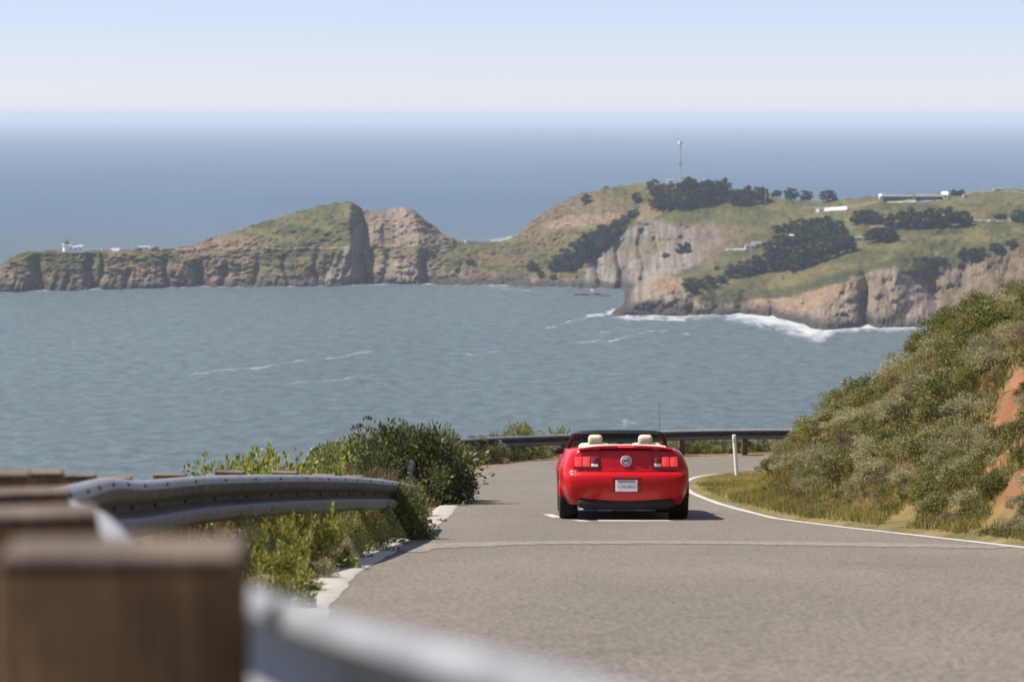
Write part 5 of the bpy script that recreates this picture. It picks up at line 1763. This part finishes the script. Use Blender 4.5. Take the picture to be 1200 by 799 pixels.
# main grove in the middle of the plateau
main = [(858, 324, 16, 20), (872, 322, 20, 24), (886, 320, 24, 26), (900, 318, 28, 28), (914, 317, 32, 30), (928, 318, 34, 30), (942, 315, 34, 30), (956, 310, 32, 28), (970, 304, 30, 28), (983, 299, 28, 26), (994, 296, 24, 22), (905, 300, 22, 24), (918, 294, 24, 26), (932, 288, 24, 26), (946, 284, 24, 26), (960, 282, 26, 26), (974, 282, 26, 26), (986, 286, 24, 24), (912, 272, 10, 16), (926, 271, 14, 20), (940, 272, 20, 22), (955, 273, 22, 22), (968, 274, 24, 22), (980, 276, 22, 20), (990, 292, 20, 20), (890, 318, 18, 22)]
trees(main, 'dark cypress in the large grove at the middle of the plateau', 'large plateau grove')
trees([(1006, 262, 19, 22), (1017, 262, 20, 24), (1028, 262, 17, 20)], 'dark tree in the block of trees right of the pale retaining wall', 'block of trees by the retaining wall')
trees([(1024, 284, 19, 24), (1034, 284, 22, 28), (1044, 283, 16, 20)], 'dark tree in the low clump in front of the long tree row', 'clump before the long tree row')
trees([(1045, 268, 20, 20), (1055, 268, 24, 22), (1066, 268, 28, 24), (1078, 268, 26, 24), (1090, 268, 28, 24), (1102, 267, 28, 24), (1114, 266, 26, 24), (1126, 265, 22, 22), (1134, 264, 16, 16)], 'dark tree in the long row below the barracks', 'long tree row below the barracks')
trees([(1118, 229, 8, 12), (1126, 229, 8, 12)], 'low dark bush on the skyline right of the barracks', 'bushes right of the barracks')
trees([(1170, 257, 8, 12), (1194, 260, 18, 20), (1204, 262, 18, 22), (1176, 257, 7, 10)], 'dark tree beside the parked cars at the right edge', 'trees beside the parked cars')
trees([(808, 338, 16, 20), (820, 336, 12, 16), (832, 334, 14, 18), (846, 332, 12, 16), (840, 316, 6, 8), (812, 342, 12, 16)], 'dark brush tree on the near point above the orange rock', 'brush trees on the near point')
trees([(1072, 324, 10, 14), (1084, 326, 16, 18), (1092, 316, 16, 18), (1102, 310, 12, 16), (1130, 302, 14, 18), (1140, 306, 18, 20), (1150, 300, 12, 16), (1168, 296, 14, 18), (1186, 290, 12, 16)], 'dark scrub tree along the rim of the brown gully above the near cliff', 'scrub along the brown gully rim')


# ------------------------------------------------------------------ buildings, mast, walls and cars on the headland
def house(name, px, py, w, d, h, roof_h, wall, roof, label, cat='building', wins=3, rz=0.0, flat=False, chimney=False):
    g = ground_at(px, py)
    o = thing(name, (g.x, g.y, g.z - .4), rz, label=label, cat=cat)
    wl_ = MB().box((0, 0, h / 2), (w, d, h)).build('wall', wall, o, smooth=False)
    if flat:
        MB().box((0, 0, h + .2), (w + .5, d + .5, .4), None, .05).build('roof', roof, o, smooth=False)
    else:
        rb = MB()
        e = .5
        prof = [(-d / 2 - e, h), (0, h + roof_h), (d / 2 + e, h)]
        rb.prism([(y, z) for y, z in prof], lambda p: Vector((-w / 2 - e, p[0], p[1] + .02)), lambda p: Vector((w / 2 + e, p[0], p[1] + .02)))
        r_ = rb.build('roof', roof, o, smooth=False)
        if chimney:
            MB().box((w * .2, 0, h + roof_h), (.9, .9, 1.6)).build('chimney', M['pale_wall'], r_, smooth=False)
    for k in range(wins):
        x = (k + .5) / wins * w - w / 2
        f = MB().box((x, -d / 2 - .03, h * .55), (w / wins * .45, .12, h * .42)).build('window', wall, o, smooth=False)
        MB().box((x, -d / 2 - .10, h * .55), (w / wins * .36, .06, h * .34)).build('pane', M['glass_dark'], f, smooth=False)
    return o


# lighthouse station at the tip
lg = ground_at(85, 295)
lt = thing('lighthouse', tuple(lg), label='tiny white lighthouse with dark lantern on the left tip of the headland', cat='lighthouse')
MB().box((1.2, 0, 1.5), (9.5, 5, 4.4)).build('keeper_house', M['white_wall'], lt, smooth=False)
MB().lathe([(2.2, -1), (2.0, 4.6), (2.5, 4.8), (2.5, 5.3), (1.5, 5.35)], (-3.0, 0, 0), (0, 0, 1), 16).build('tower', M['white_wall'], lt)
ln_ = MB().lathe([(1.3, 5.3), (1.3, 6.8), (1.5, 6.9), (.2, 8.2), (.1, 9.4)], (-3.0, 0, 0), (0, 0, 1), 12).build('lantern', M['roof_dark'], lt)
MB().box((4.2, 0, 3.9), (3.2, 4.4, 1.2)).build('roof', M['white_wall'], lt, smooth=False)
for x in (-.5, 2.0, 4.4):
    f = MB().box((x, -2.53, 1.8), (.9, .08, 1.2)).build('window', M['pale_wall'], lt, smooth=False)
    MB().box((x, -2.59, 1.8), (.6, .05, .9)).build('pane', M['glass_dark'], f, smooth=False)
lt.scale = (1.6, 1.3, 1.15)


def wall_run(name, pts, h, th, mat, label, posts=None, cat='wall', lift=0.0):
    ps = [ground_at(px, py) for px, py in pts]
    base = ps[0]
    o = thing(name, tuple(base), label=label, cat=cat)
    L = [p - base for p in ps]
    rings = []
    for i, p in enumerate(L):
        d = (L[min(i + 1, len(L) - 1)] - L[max(i - 1, 0)]); d.z = 0; d.normalize()
        n_ = Vector((-d.y, d.x, 0)) * th / 2
        z0, z1 = Vector((0, 0, -2.5)), Vector((0, 0, h + lift))
        rings.append([p - n_ + z0, p + n_ + z0, p + n_ + z1, p - n_ + z1])
    MB().loft(rings).build('wall_body', mat, o, smooth=False)
    if posts:
        for k in range(posts):
            t = (k + .5) / posts * (len(L) - 1); i = int(t); p = L[i].lerp(L[min(i + 1, len(L) - 1)], t - i)
            MB().box((p.x, p.y, p.z + h / 2 + lift), (.45, .45, h + .9)).build('pillar', mat, o, smooth=False)
    return o


wall_run('white_wall', [(100, 294.3), (112, 294.0), (116, 293.8)], 1.6, .8, M['white_wall'], 'short white wall beside the lighthouse')
wall_run('white_wall', [(119, 293.8), (130, 294.0), (140, 294.0), (148, 294)], 2.2, .8, M['white_wall'], 'long white wall along the clifftop path right of the lighthouse', 4)
wall_run('white_wall', [(190, 293), (198, 293), (206, 293)], 1.5, .7, M['pale_wall'], 'faint pale wall where the path leaves the long white wall')
house('station_hut', 169, 293.0, 9, 4, 3.0, 1.0, M['white_wall'], M['white_wall'], 'small white hut between two rocks on the clifftop', 'hut', 2, flat=True)
# rocks beside the path
for px, py, s, lab in ((160, 293.5, 2.8, 'brown rock just left of the small white hut'), (180, 293.5, 3.4, 'grey rock outcrop just right of the small white hut'), (722, 370, 2.6, 'dark wave washed rock at the very tip of the near point'), (692, 345.5, 4.0, 'dark flat rock awash in the cove'), (708, 347, 2.2, 'smaller dark rock awash right of the flat one'), (602, 336.6, 1.8, 'low dark boulder at the waterline of the saddle beach'), (615, 337, 2.2, 'wider dark boulder on the saddle beach shore')):
    sea_rock = py > 330
    g = P(px, py, D_water(py)) if sea_rock else ground_at(px, py)
    bm = bmesh.new()
    bmesh.ops.create_icosphere(bm, subdivisions=4, radius=1)
    for v in bm.verts:
        n_ = float(fbm(v.co.x * 1.6 + px, v.co.y * 1.6 + v.co.z * 1.3, 400, 4, .6))
        v.co *= (1 + .75 * n_)
        v.co.x *= s * (2.6 if sea_rock else 1.2); v.co.y *= s * 1.2; v.co.z *= s * (.42 if sea_rock else .9)
    me = bpy.data.meshes.new('rock'); bm.to_mesh(me); bm.free()
    me.polygons.foreach_set('use_smooth', [True] * len(me.polygons))
    M.setdefault('wet_rock', plain('wet dark rock', (.065, .058, .052), .7, var=.4, scale=.8)); M.setdefault('path_rock', plain('brown rock', (.17, .13, .10), .9, var=.4, scale=.6))
    me.materials.append(M['wet_rock'] if sea_rock else M['path_rock'])
    tag(link('rock', me, None, tuple(g)), lab, 'rock')
# pale road wall over the saddle
wall_run('road_wall', [(545, 284.6), (560, 284.4), (575, 283.6), (590, 281.8), (600, 279.2), (608, 276.5)], 2.4, 1.0, M['white_wall'], 'long pale wall along the track across the saddle')
# radio mast
mg = ground_at(797, 213)
mh = 46 * mg.y / F
mast = thing('radio_mast', tuple(mg), label='tall lattice radio mast with white antennas rising behind the crest grove', cat='mast')
lm = MB()
for a in range(3):
    c, s_ = math.cos(a * 2.094), math.sin(a * 2.094)
    lm.tube([(c * .8, s_ * .8, -1), (c * .5, s_ * .5, mh)], .26, 6)
for k in range(22):
    z0, z1 = mh * k / 22, mh * (k + 1) / 22
    r0, r1 = lerp(.8, .5, k / 22), lerp(.8, .5, (k + 1) / 22)
    for a in range(3):
        lm.tube([(r0 * math.cos(a * 2.094), r0 * math.sin(a * 2.094), z0), (r1 * math.cos((a + 1) * 2.094), r1 * math.sin((a + 1) * 2.094), z1)], .15, 5)
lm.build('lattice', M['steel_paint'], mast)
ta = MB().cyl((0, 0, mh - 1.2), (0, 0, mh + 1.6), 2.1, 2.1, 14); ta.build('antenna_drum', M['dish'], mast)
MB().box((0, 0, mh * .50), (4.2, 1.2, .5)).box((-1.6, -.3, mh * .50), (.9, .9, 2.2)).box((1.5, -.3, mh * .52), (.9, .9, 2.0)).build('antenna_panel', M['dish'], mast, smooth=False)
house('mast_hut', 786, 211, 6, 4, 3.4, .8, M['white_wall'], M['white_wall'], 'small pale hut on the crest left of the radio mast foot', 'hut', 1, flat=True)
house('crest_hut', 710, 219.5, 6, 4, 2.2, .8, M['pale_wall'], M['pale_wall'], 'low pale bunker on the bare crest left of the trees', 'hut', 1, flat=True)
house('slope_hut', 665, 264, 6, 3, 1.8, .6, M['white_wall'], M['white_wall'], 'tiny white block halfway up the ochre slope', 'hut', 1, flat=True)
# white house among the trees
house('white_house', 879, 292, 8, 6, 3.4, 1.2, M['white_wall'], M['roof_grey'], 'white house with grey roof at the left edge of the plateau grove', 'house', 2)
house('long_house', 892, 288.5, 16, 6, 2.6, 1.6, M['pale_wall'], M['roof_grey'], 'long low grey roofed house behind the white one', 'house', 4)
wall_run('yard_wall', [(850, 293.5), (860, 293.3), (872, 293)], 1.4, .8, M['white_wall'], 'pale yard wall running left from the white house')
# retaining wall
wall_run('retaining_wall', [(966, 247.5), (974, 246.8), (983, 246.2), (993, 245.6)], 2.8, .8, M['white_wall'], 'white retaining wall above the plateau grove', 4)
wall_run('garden_wall', [(957, 248), (961, 248.5)], 2.2, 1.6, M['pale_wall'], 'short pale wall just left of the retaining wall')
# barracks on the skyline
house('barracks', 1052, 234.5, 25, 9, 3.4, 1.8, M['roof_dark'], M['roof_grey'], 'left of two long dark walled barracks on the skyline', 'building', 5)
house('barracks', 1089, 234.5, 23, 9, 3.4, 1.9, M['roof_dark'], M['roof_grey'], 'right of two long dark walled barracks on the skyline', 'building', 5)
house('end_house', 1107, 233.5, 4, 7, 4.2, 2.4, M['white_wall'], M['white_wall'], 'small white gabled end house at the right of the barracks', 'house', 1)
house('mid_hut', 1033, 233.5, 4, 5, 3.0, 1.6, M['white_wall'], M['white_wall'], 'small white hut at the left end of the barracks', 'hut', 1)
wall_run('terrace_wall', [(1040, 237.2), (1060, 236.6), (1080, 236.0), (1104, 235.4)], .5, .8, M['white_wall'], 'long pale terrace wall in front of the barracks')
house('skyline_hut', 1170, 223.6, 8, 4, 2.0, .7, M['pale_wall'], M['pale_wall'], 'pale low bunker on the skyline at far right', 'hut', 1, flat=True)
house('roadside_hut', 1132, 231.5, 5, 4, 2.4, .8, M['pale_wall'], M['pale_wall'], 'small pale block right of the skyline bushes', 'hut', 1, flat=True)
house('track_hut', 1006, 281, 5, 4, 2.0, .7, M['pale_wall'], M['pale_wall'], 'small pale block by the track right of the plateau grove', 'hut', 1, flat=True)
house('grove_hut', 932, 279.5, 9, 5, 2.6, 1.2, M['pale_wall'], M['pale_wall'], 'pale hut roof peeping out of the plateau grove', 'hut', 1)
# poles
for px, py, h, lab in ((897, 240, 24, 'thin pale utility pole in front of the small grove'), (995, 262, 16, 'thin pole between the plateau grove and the block of trees')):
    g = ground_at(px, py)
    o = thing('utility_pole', tuple(g), label=lab, cat='pole')
    hh = h * g.y / F
    MB().cyl((0, 0, -1), (0, 0, hh), .22, .16, 8).build('shaft', M['pale_wall'], o)
    MB().box((0, 0, hh - .8), (2.2, .18, .18)).build('crossarm', M['pale_wall'], o, smooth=False)


# parked cars at the right edge
def far_car(px, py, col, label):
    g = ground_at(px, py)
    o = thing('parked_car', (g.x, g.y, g.z + .05), random.uniform(-.2, .2), label=label, cat='car', group='cars parked on the plateau')
    m_ = plain('far car paint ' + label.split()[0], col, .35, var=.03)
    prof = [(-2.2, .35), (-2.25, .8), (-1.6, .95), (-1.1, 1.45), (.7, 1.5), (1.3, .98), (2.1, .85), (2.25, .5), (2.2, .35)]
    MB().prism(prof, lambda p: Vector((p[0], -.88, p[1])), lambda p: Vector((p[0], .88, p[1]))).build('body', m_, o, smooth=False)
    wv = [(-1.05, 1.0), (-.9, 1.38), (.6, 1.42), (1.1, 1.0)]
    MB().prism(wv, lambda p: Vector((p[0], -.895, p[1])), lambda p: Vector((p[0], .895, p[1]))).build('window', M['glass_dark'], o, smooth=False)
    for x in (-1.4, 1.4):
        for y in (-.8, .8):
            MB().cyl((x, y - .1, .32), (x, y + .1, .32), .32, .32, 14).build('wheel', M['rubber'], o)


for px, col, lab in ((1143.5, (.75, .75, .74), 'white car parked leftmost in the plateau row'), (1151, (.55, .55, .53), 'silver car parked second from the left in the plateau row'), (1161, (.78, .78, .77), 'white car parked in the middle of the plateau row'), (1171, (.8, .8, .78), 'white car parked right of the middle in the plateau row'), (1184, (.70, .68, .62), 'cream car parked rightmost in the plateau row')):
    far_car(px, 260.5, col, lab)
